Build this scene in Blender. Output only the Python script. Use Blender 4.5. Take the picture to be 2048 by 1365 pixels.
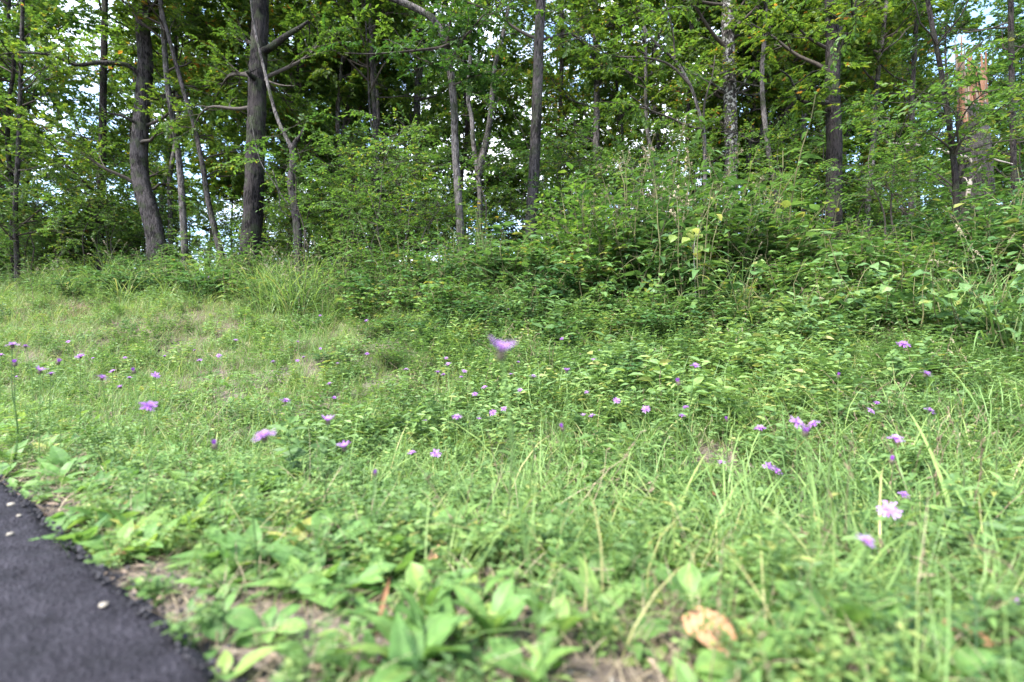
import bpy, math, random
import numpy as np
from mathutils import Vector, Matrix, Euler
for o in list(bpy.data.objects): bpy.data.objects.remove(o)
SC = bpy.context.scene
COL = SC.collection
R = np.random.default_rng(11)
random.seed(11)
PI = math.pi

# ------------------------------------------------------------------ camera, sky, sun, exposure
CZ = 0.42                                  # camera height over the road
cd = bpy.data.cameras.new('camera'); cam = bpy.data.objects.new('camera', cd); COL.objects.link(cam)
cam.location = (0, 0, CZ); cam.rotation_euler = (PI/2, 0, 0)
cd.sensor_width = 36; cd.lens = 18; cd.clip_start = 0.02; cd.clip_end = 3000
cd.dof.use_dof = True; cd.dof.focus_distance = 5.2; cd.dof.aperture_fstop = 2.0
SC.camera = cam
SUN_EL, SUN_AZ = math.radians(54), math.radians(228)   # azimuth clockwise from +Y
W = bpy.data.worlds.new('World'); SC.world = W; W.use_nodes = True
nt = W.node_tree; nt.nodes.clear()
def wn(t, **k):
    n = nt.nodes.new(t)
    for a, b in k.items(): setattr(n, a, b)
    return n
sky = wn('ShaderNodeTexSky', sky_type='NISHITA', sun_disc=False, sun_elevation=SUN_EL, sun_rotation=SUN_AZ)
sky.air_density = 1.0; sky.dust_density = 0.6; sky.ozone_density = 1.6
tc = wn('ShaderNodeTexCoord')
mp = wn('ShaderNodeMapping'); mp.inputs['Scale'].default_value = (1.6, 1.6, 3.2)
nz = wn('ShaderNodeTexNoise'); nz.inputs['Scale'].default_value = 1.5; nz.inputs['Detail'].default_value = 7; nz.inputs['Roughness'].default_value = 0.58
rp = wn('ShaderNodeValToRGB'); rp.color_ramp.elements[0].position = 0.47; rp.color_ramp.elements[1].position = 0.64
mx = wn('ShaderNodeMix', data_type='RGBA'); mx.inputs[7].default_value = (6.6, 6.9, 7.4, 1)
bg = wn('ShaderNodeBackground'); bg.inputs['Strength'].default_value = 0.115
wo = wn('ShaderNodeOutputWorld')
L = nt.links.new
L(tc.outputs['Generated'], mp.inputs[0]); L(mp.outputs[0], nz.inputs['Vector']); L(nz.outputs[0], rp.inputs[0])
L(rp.outputs[0], mx.inputs[0]); L(sky.outputs[0], mx.inputs[6]); L(mx.outputs[2], bg.inputs[0]); L(bg.outputs[0], wo.inputs[0])
sd = bpy.data.lights.new('sun', 'SUN'); sun = bpy.data.objects.new('sun', sd); COL.objects.link(sun)
sd.energy = 2.5; sd.angle = math.radians(15); sd.color = (1, 0.97, 0.91)
sdir = Vector((math.sin(SUN_AZ)*math.cos(SUN_EL), math.cos(SUN_AZ)*math.cos(SUN_EL), math.sin(SUN_EL)))
sun.rotation_euler = sdir.to_track_quat('Z', 'Y').to_euler()
SC.view_settings.view_transform = 'Standard'; SC.view_settings.look = 'None'
SC.view_settings.exposure = 2.66; SC.view_settings.gamma = 1; SC.view_settings.use_curve_mapping = False
SC.cycles.max_bounces = 7; SC.cycles.diffuse_bounces = 4; SC.cycles.transmission_bounces = 5; SC.cycles.glossy_bounces = 2

# ------------------------------------------------------------------ terrain
E0 = np.array([-0.352, 0.64]); U = np.array([-0.793, 0.609]); N_ = np.array([0.609, 0.793])   # road edge: point, direction, normal
def road_s(x, y):
    x = np.asarray(x, float); y = np.asarray(y, float)
    s = (x-E0[0])*N_[0] + (y-E0[1])*N_[1]; t = (x-E0[0])*U[0] + (y-E0[1])*U[1]
    return s + 0.035*np.clip(t-2.2, 0, None)**2
_be = np.array([-5, 0, .5, 1.2, 2, 2.6, 4, 5, 6, 7.5, 9, 12, 16, 25, 40, 80, 400])
_bz = np.array([-.03, -.03, -.07, -.2, -.27, -.24, 0.0, .26, .58, 1.08, 1.55, 2.2, 2.6, 2.75, 2.3, 0.5, 0.0])
_fe = np.linspace(-5, 400, 8101); _fz = np.interp(_fe, _be, _bz)
_k = np.hanning(23); _k /= _k.sum(); _fz = np.convolve(np.pad(_fz, 11, mode='edge'), _k, 'valid')
def ground(x, y):
    x = np.asarray(x, float); y = np.asarray(y, float)
    e = y + 0.25*x
    e = np.where(e > 30, 30+(e-30), e)
    b = np.interp(e, _fe, _fz)
    s = road_s(x, y)
    w = np.clip(s/1.5, 0, 1); w = w*w*(3-2*w)
    n = 0.018*np.sin(3.1*x+1.7*y) + 0.014*np.sin(5.3*x-4.1*y+1) + 0.035*np.sin(1.1*x-0.9*y+2) 
    return -0.035*(1-w) + (b+n)*w
def G(x, y): return float(ground(x, y))
def P(px, py, d): return Vector(((px-1024)/1024*d, d, CZ-(py-682)/1024*d))
def hit(px, py, h=0.0):
    """point of the ground (lifted by h) seen at a photograph pixel"""
    d = np.linspace(0.3, 30, 6000); x = (px-1024)/1024*d; z = CZ-(py-682)/1024*d
    g = ground(x, d)+h
    i = np.argmax(z < g)
    if not (z < g).any(): i = 1500
    return float(x[i]), float(d[i])

# ------------------------------------------------------------------ helpers
class MB:
    """collects numpy geometry, links it as one mesh object"""
    def __init__(s): s.v = []; s.t = []; s.fl = []; s.fn = []; s.m = []; s.n = 0
    def add(s, v, f, tint=0.5, mat=0):
        v = np.asarray(v, float).reshape(-1, 3); f = np.asarray(f, int)
        if len(f) == 0: return
        s.v.append(v); s.t.append(np.broadcast_to(np.asarray(tint, float), (len(v),)).copy())
        s.fl.append((f+s.n).ravel()); s.fn.append(np.full(len(f), f.shape[1])); s.m.append(np.full(len(f), mat)); s.n += len(v)
    def mesh(s, name, mats, smooth=False):
        me = bpy.data.meshes.new(name)
        v = np.concatenate(s.v); fl = np.concatenate(s.fl); fn = np.concatenate(s.fn); mi = np.concatenate(s.m); t = np.concatenate(s.t)
        me.vertices.add(len(v)); me.vertices.foreach_set('co', v.astype(np.float32).ravel())
        me.loops.add(len(fl)); me.loops.foreach_set('vertex_index', fl.astype(np.int32))
        me.polygons.add(len(fn)); me.polygons.foreach_set('loop_start', np.concatenate([[0], np.cumsum(fn)[:-1]]).astype(np.int32))
        me.polygons.foreach_set('material_index', mi.astype(np.int32))
        me.polygons.foreach_set('use_smooth', np.full(len(fn), smooth))
        a = me.attributes.new('tint', 'FLOAT', 'POINT'); a.data.foreach_set('value', t.astype(np.float32))
        for m in (mats if isinstance(mats, (list, tuple)) else [mats]): me.materials.append(m)
        me.update(calc_edges=True)
        return me
def link(name, data, parent=None, kind=None):
    o = bpy.data.objects.new(name, data); COL.objects.link(o)
    if parent is not None: o.parent = parent
    if kind: o['kind'] = kind
    return o
def thing(name, label, cat, loc, rz=0.0, group=None, data=None):
    o = link(name, data); o.location = loc; o.rotation_euler = (0, 0, rz)
    o['label'] = label; o['category'] = cat
    if group: o['group'] = group
    return o
def kids(o): return [c for c in ALLKIDS.get(o.name, [])]
ALLKIDS = {}
def part(name, data, parent, kind=None):
    o = link(name, data, parent, kind); ALLKIDS.setdefault(parent.name, []).append(o); return o
def dup(o, loc, rz, sc, label, group):
    r = o.copy(); COL.objects.link(r); r.location = loc; r.rotation_euler = (0, 0, rz); r.scale = sc
    r['label'] = label
    if group: r['group'] = group
    for c in kids(o):
        k = c.copy(); COL.objects.link(k); k.parent = r
    return r

def unit(a): a = np.asarray(a, float); return a/np.maximum(np.linalg.norm(a, axis=-1, keepdims=True), 1e-9)
# leaf outlines: (along, across, up), faces
T_SIMPLE = (np.array([[0,0,0],[.36,-.5,.10],[.72,-.34,.07],[1,0,-.06],[.72,.34,.07],[.36,.5,.10]]), [[0,1,2,3],[0,3,4,5]])
T_OVATE = (np.array([[0,0,0],[.12,-.22,.03],[.36,-.5,.08],[.68,-.36,.05],[1,0,-.1],[.68,.36,.05],[.36,.5,.08],[.12,.22,.03],[.36,0,0],[.68,0,-.02]]),
           [[0,1,2,8],[8,2,3,9],[0,8,6,7],[8,9,5,6],[9,3,4,4],[9,4,5,5]])
T_LOBED = (np.array([[0,0,0],[.10,-.42,.04],[.34,-.52,.09],[.40,-.26,.05],[.66,-.50,.07],[.70,-.18,.02],[1,0,-.08],[.70,.18,.02],[.66,.50,.07],[.40,.26,.05],[.34,.52,.09],[.10,.42,.04]]),
           [[0,1,2,3],[0,3,5,6],[3,4,5,5],[0,6,7,9],[7,8,9,9],[0,9,10,11]])
def leaves(mb, pos, d, up, L, Wd, tint, T=T_SIMPLE, droop=0.0, mat=0):
    pos = np.asarray(pos, float); n = len(pos)
    if n == 0: return
    d = unit(d); side = unit(np.cross(d, up)); nn = np.cross(side, d)
    L = np.broadcast_to(L, (n,)); Wd = np.broadcast_to(Wd, (n,)); droop = np.broadcast_to(droop, (n,))
    p, f = T
    k = len(p)
    w = p[None,:,2]*Wd[:,None] - droop[:,None]*L[:,None]*p[None,:,0]**2
    v = pos[:,None,:] + d[:,None,:]*(p[None,:,0]*L[:,None])[...,None] + side[:,None,:]*(p[None,:,1]*Wd[:,None])[...,None] + nn[:,None,:]*w[...,None]
    tint = np.repeat(np.broadcast_to(tint, (n,)), k)
    off = (np.arange(n)*k)[:,None,None]
    q = [a for a in f if len(set(a)) == 4]; tr = [a[:3] for a in f if len(set(a)) == 3]
    base = mb.n
    mb.v.append(v.reshape(-1,3)); mb.t.append(tint); mb.n += n*k
    for arr in (q, tr):
        if arr:
            ff = (np.array(arr)[None]+off).reshape(-1, len(arr[0]))+base
            mb.fl.append(ff.ravel()); mb.fn.append(np.full(len(ff), ff.shape[1])); mb.m.append(np.full(len(ff), mat))
def blades(mb, base, az, el, L, Wd, bend, tint, segs=4, mat=0, tipw=0.0):
    """grass blades: strips that start at elevation el and bend over"""
    base = np.asarray(base, float); n = len(base)
    B = lambda a: np.broadcast_to(np.asarray(a, float), (n,))
    az, el, L, Wd, bend, tint = map(B, (az, el, L, Wd, bend, tint))
    h = np.stack([np.cos(az), np.sin(az), np.zeros(n)], 1); side = np.stack([-np.sin(az), np.cos(az), np.zeros(n)], 1)
    c = [base]; p = base
    for i in range(segs):
        e = el - bend*((i+.5)/segs)
        p = p + (h*np.cos(e)[:,None] + np.array([0,0,1])*np.sin(e)[:,None])*(L/segs)[:,None]
        c.append(p)
    rows = []
    for i, q in enumerate(c):
        u = i/segs; w = Wd*(tipw if i == segs else (1-.75*u**2.2)*(0.7+.3*min(1, u*4)))/2
        rows += [q-side*w[:,None], q+side*w[:,None]]
    v = np.stack(rows, 1); k = v.shape[1]
    f = [[2*i, 2*i+1, 2*i+3, 2*i+2] for i in range(segs)]
    ff = (np.array(f)[None]+(np.arange(n)*k)[:,None,None]).reshape(-1,4)
    mb.add(v.reshape(-1,3), ff, np.repeat(tint, k), mat)
def smooth_path(pts, step=0.16):
    pts = np.asarray(pts, float); n = len(pts)
    if n < 3: 
        k = max(2, int(np.linalg.norm(pts[1]-pts[0])/step)); u = np.linspace(0,1,k+1)[:,None]; return pts[0]*(1-u)+pts[1]*u, np.linspace(0,1,k+1)
    P_ = np.vstack([2*pts[0]-pts[1], pts, 2*pts[-1]-pts[-2]]); out = []; uu = []
    for i in range(n-1):
        p0,p1,p2,p3 = P_[i:i+4]; k = max(2, int(np.linalg.norm(p2-p1)/step))
        for j in range(k):
            t = j/k
            out.append(.5*(2*p1+(p2-p0)*t+(2*p0-5*p1+4*p2-p3)*t*t+(3*p1-p0-3*p2+p3)*t**3)); uu.append((i+t)/(n-1))
    out.append(pts[-1]); uu.append(1.0)
    return np.array(out), np.array(uu)
def tube(mb, pts, rad, sides=6, rough=0.0, tint=0.5, mat=0, cap=True, rng=None):
    pts = np.asarray(pts, float); n = len(pts); rad = np.broadcast_to(rad, (n,))
    t = np.gradient(pts, axis=0); t = unit(t)
    ref = np.array([1.0,0,0]) if abs(t[0][0]) < .8 else np.array([0,1.0,0])
    a = unit(np.cross(t, ref)); b = np.cross(t, a)
    th = np.arange(sides)/sides*2*PI
    r = np.repeat(rad[:,None], sides, 1)
    if rough > 0:
        rg = rng or R
        ph = rg.uniform(0, 6.28, 4); zz = np.cumsum(np.r_[0, np.linalg.norm(np.diff(pts, axis=0), axis=1)])[:,None]
        r = r*(1 + rough*(np.sin(3*th[None]+ph[0]+zz*.9)*.5 + np.sin(7*th[None]+ph[1]+.6*np.sin(zz*2.1+ph[2]))*.35 + rg.normal(0,.35,(n,sides))))
    v = pts[:,None] + (a[:,None]*np.cos(th)[None,:,None] + b[:,None]*np.sin(th)[None,:,None])*r[...,None]
    i = np.arange(n-1)[:,None]*sides; j = np.arange(sides)[None]; j2 = (j+1) % sides
    f = np.stack([i+j, i+j2, i+sides+j2, i+sides+j], -1).reshape(-1,4)
    mb.add(v.reshape(-1,3), f, tint, mat)
    if cap and sides >= 3:
        e = mb.n - sides
        for q in range(1, sides-1):
            mb.fl.append(np.array([e, e+q, e+q+1])); mb.fn.append(np.array([3])); mb.m.append(np.array([mat]))

# ------------------------------------------------------------------ materials
def mat(name):
    m = bpy.data.materials.new(name); m.use_nodes = True; m.node_tree.nodes.clear(); return m
class NT:
    def __init__(s, m): s.t = m.node_tree
    def n(s, t, ins=None, **k):
        a = s.t.nodes.new(t)
        for x, y in k.items(): setattr(a, x, y)
        for x, y in (ins or {}).items():
            if hasattr(y, 'is_linked') or isinstance(y, bpy.types.NodeSocket): s.t.links.new(y, a.inputs[x])
            else: a.inputs[x].default_value = y
        return a
    def ramp(s, fac, stops):
        a = s.n('ShaderNodeValToRGB', {0: fac}); cr = a.color_ramp
        while len(cr.elements) < len(stops): cr.elements.new(.5)
        for e, (p, c) in zip(cr.elements, stops): e.position = p; e.color = (*c, 1)
        return a.outputs[0]
    def math(s, op, a, b=0.0): return s.n('ShaderNodeMath', {0: a, 1: b}, operation=op).outputs[0]
def leaf_mat(name, stops, trans=0.38, rough=0.5, rnd=0.35, spec=0.35, tmul=(1.45, 1.42, 0.85)):
    m = mat(name); q = NT(m)
    at = q.n('ShaderNodeAttribute', attribute_name='tint'); oi = q.n('ShaderNodeObjectInfo')
    geo = q.n('ShaderNodeNewGeometry')
    nz = q.n('ShaderNodeTexNoise', {'Vector': geo.outputs['Position'], 'Scale': 0.9, 'Detail': 2.0})
    f = q.math('ADD', at.outputs['Fac'], q.math('MULTIPLY', q.math('SUBTRACT', oi.outputs['Random'], .5), rnd))
    f = q.math('ADD', f, q.math('MULTIPLY', q.math('SUBTRACT', nz.outputs[0], .5), .5))
    c = q.ramp(f, stops)
    n2 = q.n('ShaderNodeTexNoise', {'Vector': geo.outputs['Position'], 'Scale': 60.0, 'Detail': 2.0})
    c = q.n('ShaderNodeMix', {0: .35, 6: c, 7: q.ramp(n2.outputs[0], [(.3, (.35,.35,.35)), (.7, (1.5,1.5,1.4))])}, data_type='RGBA', blend_type='MULTIPLY').outputs[2]
    pr = q.n('ShaderNodeBsdfPrincipled', {'Base Color': c, 'Roughness': rough, 'Specular IOR Level': spec})
    tcol = q.n('ShaderNodeMix', {0: 1.0, 6: c, 7: (*tmul, 1)}, data_type='RGBA', blend_type='MULTIPLY').outputs[2]
    tr = q.n('ShaderNodeBsdfTranslucent', {'Color': tcol})
    mxs = q.n('ShaderNodeMixShader', {0: trans, 1: pr.outputs[0], 2: tr.outputs[0]})
    q.n('ShaderNodeOutputMaterial', {0: mxs.outputs[0]})
    return m
def bark_mat(name, dark, light, spots=None, scale=1.0):
    m = mat(name); q = NT(m)
    tc = q.n('ShaderNodeTexCoord'); oi = q.n('ShaderNodeObjectInfo')
    mp = q.n('ShaderNodeMapping', {0: tc.outputs['Object'], 'Scale': (24*scale, 24*scale, 5*scale)})
    n1 = q.n('ShaderNodeTexNoise', {'Vector': mp.outputs[0], 'Scale': 1.4, 'Detail': 6.0, 'Roughness': .65, 'Distortion': .6})
    n2 = q.n('ShaderNodeTexNoise', {'Vector': tc.outputs['Object'], 'Scale': 2.3, 'Detail': 3.0})
    f = q.math('ADD', n1.outputs[0], q.math('MULTIPLY', q.math('SUBTRACT', n2.outputs[0], .5), .6))
    mid = tuple((a+b)/2 for a, b in zip(dark, light))
    c = q.ramp(f, [(.40, tuple(a*.6 for a in dark)), (.5, mid), (.62, light)])
    n3 = q.n('ShaderNodeTexNoise', {'Vector': tc.outputs['Object'], 'Scale': 5.0, 'Detail': 4.0})
    c = q.n('ShaderNodeMix', {0: q.ramp(n3.outputs[0], [(.50, (0,0,0)), (.64, (.7,.7,.7))]), 6: c, 7: (.045,.055,.028,1)}, data_type='RGBA').outputs[2]   # moss film
    if spots:
        n4 = q.n('ShaderNodeTexNoise', {'Vector': tc.outputs['Object'], 'Scale': 13.0, 'Detail': 3.0, 'Roughness': .7})
        c = q.n('ShaderNodeMix', {0: q.ramp(n4.outputs[0], [(.52, (0,0,0)), (.58, (1,1,1))]), 6: c, 7: (*spots, 1)}, data_type='RGBA').outputs[2]
    bp = q.n('ShaderNodeBump', {'Strength': 1.0, 'Distance': .07, 'Height': n1.outputs[0]})
    pr = q.n('ShaderNodeBsdfPrincipled', {'Base Color': c, 'Roughness': .9, 'Specular IOR Level': .15, 'Normal': bp.outputs[0]})
    q.n('ShaderNodeOutputMaterial', {0: pr.outputs[0]})
    return m
def plain_mat(name, a, b, scale=30, rough=.8, trans=0.0):
    m = mat(name); q = NT(m)
    tc = q.n('ShaderNodeTexCoord'); oi = q.n('ShaderNodeObjectInfo'); at = q.n('ShaderNodeAttribute', attribute_name='tint')
    nz = q.n('ShaderNodeTexNoise', {'Vector': tc.outputs['Object'], 'Scale': float(scale), 'Detail': 4.0})
    f = q.math('ADD', q.math('MULTIPLY', nz.outputs[0], .6), q.math('MULTIPLY', q.math('ADD', at.outputs['Fac'], oi.outputs['Random']), .22))
    c = q.ramp(f, [(.25, a), (.75, b)])
    pr = q.n('ShaderNodeBsdfPrincipled', {'Base Color': c, 'Roughness': rough, 'Specular IOR Level': .25})
    out = pr.outputs[0]
    if trans:
        tr = q.n('ShaderNodeBsdfTranslucent', {'Color': c}); out = q.n('ShaderNodeMixShader', {0: trans, 1: out, 2: tr.outputs[0]}).outputs[0]
    q.n('ShaderNodeOutputMaterial', {0: out})
    return m
M = {}
M['canopy'] = leaf_mat('canopy_leaf', [(0.05, (.036,.078,.015)), (.45, (.074,.138,.022)), (.75, (.125,.19,.028)), (.92, (.18,.21,.03)), (1.0, (.30,.14,.03))], trans=.55)
M['canopy_dark'] = leaf_mat('dark_canopy_leaf', [(0.05, (.02,.055,.014)), (.5, (.035,.09,.018)), (.85, (.06,.12,.02)), (1.0, (.13,.16,.03))], trans=.42)
M['under'] = leaf_mat('understory_leaf', [(0.05, (.036,.085,.022)), (.5, (.070,.145,.030)), (.85, (.12,.20,.035)), (1.0, (.22,.22,.04))], trans=.48)
M['weed'] = leaf_mat('weed_leaf', [(0.05, (.045,.095,.034)), (.5, (.085,.165,.052)), (.85, (.13,.22,.065)), (1.0, (.22,.22,.06))], rnd=.65, trans=.35, spec=.3)
M['bush'] = leaf_mat('bush_leaf', [(0.05, (.034,.085,.028)), (.5, (.070,.15,.042)), (.85, (.12,.21,.05)), (1.0, (.22,.22,.05))], rnd=.75, trans=.35, spec=.28, rough=.52)
M['herb'] = leaf_mat('meadow_herb_leaf', [(0.05, (.072,.134,.042)), (.5, (.132,.226,.068)), (.85, (.20,.29,.085)), (1.0, (.27,.28,.09))], rnd=.65, trans=.35, spec=.28, rough=.52)
M['grass'] = leaf_mat('meadow_grass_blade', [(0.05, (.074,.136,.042)), (.5, (.138,.230,.068)), (.85, (.22,.305,.092)), (1.0, (.32,.30,.13))], trans=.35, spec=.28)
M['straw'] = leaf_mat('dry_straw', [(0.05, (.15,.115,.075)), (.5, (.27,.215,.14)), (1.0, (.40,.33,.22))], trans=.2, spec=.2, tmul=(1.1,1.0,.8))
M['rosette'] = leaf_mat('broad_leaf', [(0.05, (.070,.15,.042)), (.5, (.135,.245,.068)), (.85, (.22,.31,.08)), (1.0, (.30,.30,.08))], trans=.38, spec=.28, rough=.5)
M['yellow_leaf'] = leaf_mat('pale_vine_leaf', [(0.05, (.12,.19,.04)), (.6, (.22,.27,.06)), (1.0, (.35,.30,.05))], trans=.45)
M['stem'] = plain_mat('green_stem', (.06,.10,.035), (.13,.16,.06), 40)
M['weedstem'] = plain_mat('brown_green_stem', (.08,.075,.035), (.14,.13,.06), 30)
M['bark'] = bark_mat('grey_bark', (.018,.015,.015), (.085,.073,.073))
M['bark_dark'] = bark_mat('dark_bark', (.008,.0065,.007), (.045,.037,.037))
M['bark_pale'] = bark_mat('pale_bark', (.038,.032,.032), (.17,.15,.145))
M['bark_spot'] = bark_mat('lichen_bark', (.022,.018,.019), (.09,.076,.075), spots=(.34,.33,.31))
M['twig'] = plain_mat('twig_bark', (.020,.016,.013), (.065,.052,.043), 20)
M['deadwood'] = plain_mat('bleached_wood', (.24,.20,.17), (.42,.37,.33), 12)
M['splinter'] = plain_mat('split_orange_wood', (.15,.06,.03), (.30,.16,.095), 14)
M['splinter_pale'] = plain_mat('split_pale_wood', (.16,.12,.095), (.34,.26,.19), 14)
M['petal'] = leaf_mat('lilac_floret', [(0.0, (.24,.07,.37)), (.5, (.38,.16,.52)), (1.0, (.56,.34,.68))], trans=.35, rnd=.3, spec=.2, tmul=(1,1,1))
M['bud'] = plain_mat('knapweed_bud', (.06,.05,.035), (.13,.12,.07), 300)
M['purple'] = leaf_mat('purple_bud_floret', [(0.0, (.20,.04,.33)), (.5, (.30,.08,.45)), (1.0, (.40,.14,.55))], trans=.2, rnd=.3, spec=.2, tmul=(1,1,1))
M['yellow'] = leaf_mat('yellow_petal', [(0.0, (.55,.36,.02)), (1.0, (.75,.52,.03))], trans=.3, rnd=.2, tmul=(1,1,1))
M['seed'] = plain_mat('dry_seedhead', (.20,.16,.10), (.36,.30,.21), 60)
M['dead'] = plain_mat('dead_leaf', (.11,.055,.028), (.30,.16,.08), 25, .7, .2)
M['scrap'] = plain_mat('leaf_scrap', (.14,.10,.075), (.36,.27,.20), 25, .8, .15)
M['dead_tan'] = plain_mat('tan_dead_leaf', (.34,.17,.085), (.55,.33,.19), 22, .7, .25)
M['stone'] = plain_mat('pale_pebble', (.20,.175,.14), (.36,.32,.26), 60)
M['chip'] = plain_mat('dark_chip', (.018,.017,.02), (.06,.055,.06), 80)
def soil():
    m = mat('soil'); q = NT(m)
    geo = q.n('ShaderNodeNewGeometry')
    n1 = q.n('ShaderNodeTexNoise', {'Vector': geo.outputs['Position'], 'Scale': 3.0, 'Detail': 5.0})
    n2 = q.n('ShaderNodeTexNoise', {'Vector': geo.outputs['Position'], 'Scale': 55.0, 'Detail': 6.0, 'Roughness': .7})
    n3 = q.n('ShaderNodeTexVoronoi', {'Vector': geo.outputs['Position'], 'Scale': 130.0})
    f = q.math('ADD', q.math('MULTIPLY', n1.outputs[0], .45), q.math('MULTIPLY', n2.outputs[0], .55))
    c = q.ramp(f, [(.33, (.04,.032,.028)), (.47, (.10,.080,.066)), (.57, (.17,.140,.120)), (.68, (.27,.23,.205))])
    sep = q.n('ShaderNodeSeparateXYZ', {0: geo.outputs['Position']})
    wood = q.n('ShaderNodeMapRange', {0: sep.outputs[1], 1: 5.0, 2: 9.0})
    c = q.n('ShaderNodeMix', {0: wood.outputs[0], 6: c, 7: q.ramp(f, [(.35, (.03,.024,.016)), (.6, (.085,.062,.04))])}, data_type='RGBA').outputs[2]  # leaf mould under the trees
    h = q.math('ADD', n2.outputs[0], q.math('MULTIPLY', n3.outputs[0], .4))
    bp = q.n('ShaderNodeBump', {'Strength': .8, 'Distance': .012, 'Height': h})
    pr = q.n('ShaderNodeBsdfPrincipled', {'Base Color': c, 'Roughness': .95, 'Specular IOR Level': .1, 'Normal': bp.outputs[0]})
    q.n('ShaderNodeOutputMaterial', {0: pr.outputs[0]}); return m
def asphalt():
    m = mat('asphalt'); q = NT(m)
    geo = q.n('ShaderNodeNewGeometry')
    v = q.n('ShaderNodeTexVoronoi', {'Vector': geo.outputs['Position'], 'Scale': 190.0})
    n = q.n('ShaderNodeTexNoise', {'Vector': geo.outputs['Position'], 'Scale': 14.0, 'Detail': 5.0})
    n2 = q.n('ShaderNodeTexNoise', {'Vector': geo.outputs['Position'], 'Scale': 120.0, 'Detail': 3.0})
    f = q.math('ADD', q.math('MULTIPLY', n.outputs[0], .5), q.math('MULTIPLY', n2.outputs[0], .5))
    c = q.ramp(f, [(.36, (.007,.0063,.0090)), (.5, (.0145,.013,.0178)), (.66, (.032,.029,.037))])
    h = q.math('ADD', q.math('MULTIPLY', v.outputs[0], .7), n2.outputs[0])
    bp = q.n('ShaderNodeBump', {'Strength': 1.0, 'Distance': .006, 'Height': h})
    pr = q.n('ShaderNodeBsdfPrincipled', {'Base Color': c, 'Roughness': .85, 'Specular IOR Level': .2, 'Normal': bp.outputs[0]})
    q.n('ShaderNodeOutputMaterial', {0: pr.outputs[0]}); return m
M['soil'] = soil(); M['asphalt'] = asphalt()

# ------------------------------------------------------------------ ground and road
def sheet():
    a = np.linspace(-1, 1, 241); g = np.sinh(a*6.2)/np.sinh(6.2)*500
    X, Y = np.meshgrid(g, g+1.5, indexing='ij'); Z = ground(X, Y)
    n = len(a); i = np.arange(n-1)[:,None]*n; j = np.arange(n-1)[None]
    f = np.stack([i+j, i+n+j, i+n+j+1, i+j+1], -1).reshape(-1,4)
    mb = MB(); mb.add(np.stack([X,Y,Z], -1).reshape(-1,3), f); return mb.mesh('ground', M['soil'], True)
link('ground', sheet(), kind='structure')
def road():
    t = np.r_[np.linspace(-9, -1.6, 30), np.linspace(-1.55, 2.4, 320), np.linspace(2.45, 40, 120)]
    rg = np.random.default_rng(3)
    jit = np.convolve(rg.normal(0, .010, len(t)), [.2,.6,.2], 'same') + .006*np.sin(t*7)
    s = np.r_[0.015, 0.0, -.012, -.03, -np.linspace(.05, .9, 60), -1.2, -2, -3.5, -6]
    base = E0[None]+t[:,None]*U[None]
    cur = -0.035*np.clip(t-2.2, 0, None)**2
    ss = s[None]*np.ones((len(t),1)); ss[:, :4] += jit[:,None]*np.array([1,1,.9,.7])
    xy = base[:,None] + N_[None,None]*(ss+cur[:,None])[...,None]
    z = np.zeros_like(ss); z[:,0] = -.09; z[:,1] = -.022; z[:,2] = -.006
    z += rg.normal(0, .0022, z.shape)*(np.arange(len(s)) > 0)
    n = len(s); i = np.arange(len(t)-1)[:,None]*n; j = np.arange(n-1)[None]
    f = np.stack([i+j, i+n+j, i+n+j+1, i+j+1], -1).reshape(-1,4)
    mb = MB(); mb.add(np.concatenate([xy, z[...,None]], -1).reshape(-1,3), f); return mb.mesh('road', M['asphalt'], True)
link('road', road(), kind='structure')

# ------------------------------------------------------------------ trees
def norm3(v): v = np.asarray(v, float); return v/np.linalg.norm(v)
def spray(mb, tw, o, d, rng, L=.38, nl=11, ll=.085, lw=.5, T=T_SIMPLE, tb=.45, ts=.2):
    d = norm3(d); side = norm3(np.cross(d, [0,0,1])); up = np.cross(side, d)
    u = np.linspace(.12, 1, nl); sg = np.where(np.arange(nl) % 2 == 0, 1, -1)
    pos = np.asarray(o)[None] + d[None]*(u*L)[:,None] + np.array([0,0,-1.0])[None]*(.12*L*u**2)[:,None]
    ang = np.radians(rng.uniform(30, 75, nl))*(1-.6*u**3)
    ld = d[None]*np.cos(ang)[:,None] + side[None]*(sg*np.sin(ang))[:,None] + rng.normal(0, .22, (nl,3)) + np.array([0,0,-.18])
    lu = up[None] + rng.normal(0, .38, (nl,3))
    l = ll*rng.uniform(.65, 1.2, nl)
    leaves(mb, pos, ld, lu, l, l*lw*rng.uniform(.85,1.2,nl), np.clip(rng.normal(tb, ts, nl)+rng.normal(0,.06), 0, 1), T, rng.uniform(0,.35,nl))
    if tw is not None: tube(tw, [pos[0]-d*L*.12, pos[nl//2], pos[-1]], [.004,.003,.0015], 3, cap=False)
def limb(rng, o, d, L, n=7, droop=.1, wand=.18):
    p = [np.array(o, float)]; d = norm3(d)
    for i in range(n-1):
        d = norm3(d + rng.normal(0, wand, 3) + np.array([0,0,.10 if i < n//2 else -droop]))
        p.append(p[-1]+d*L/(n-1))
    return np.array(p)
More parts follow.
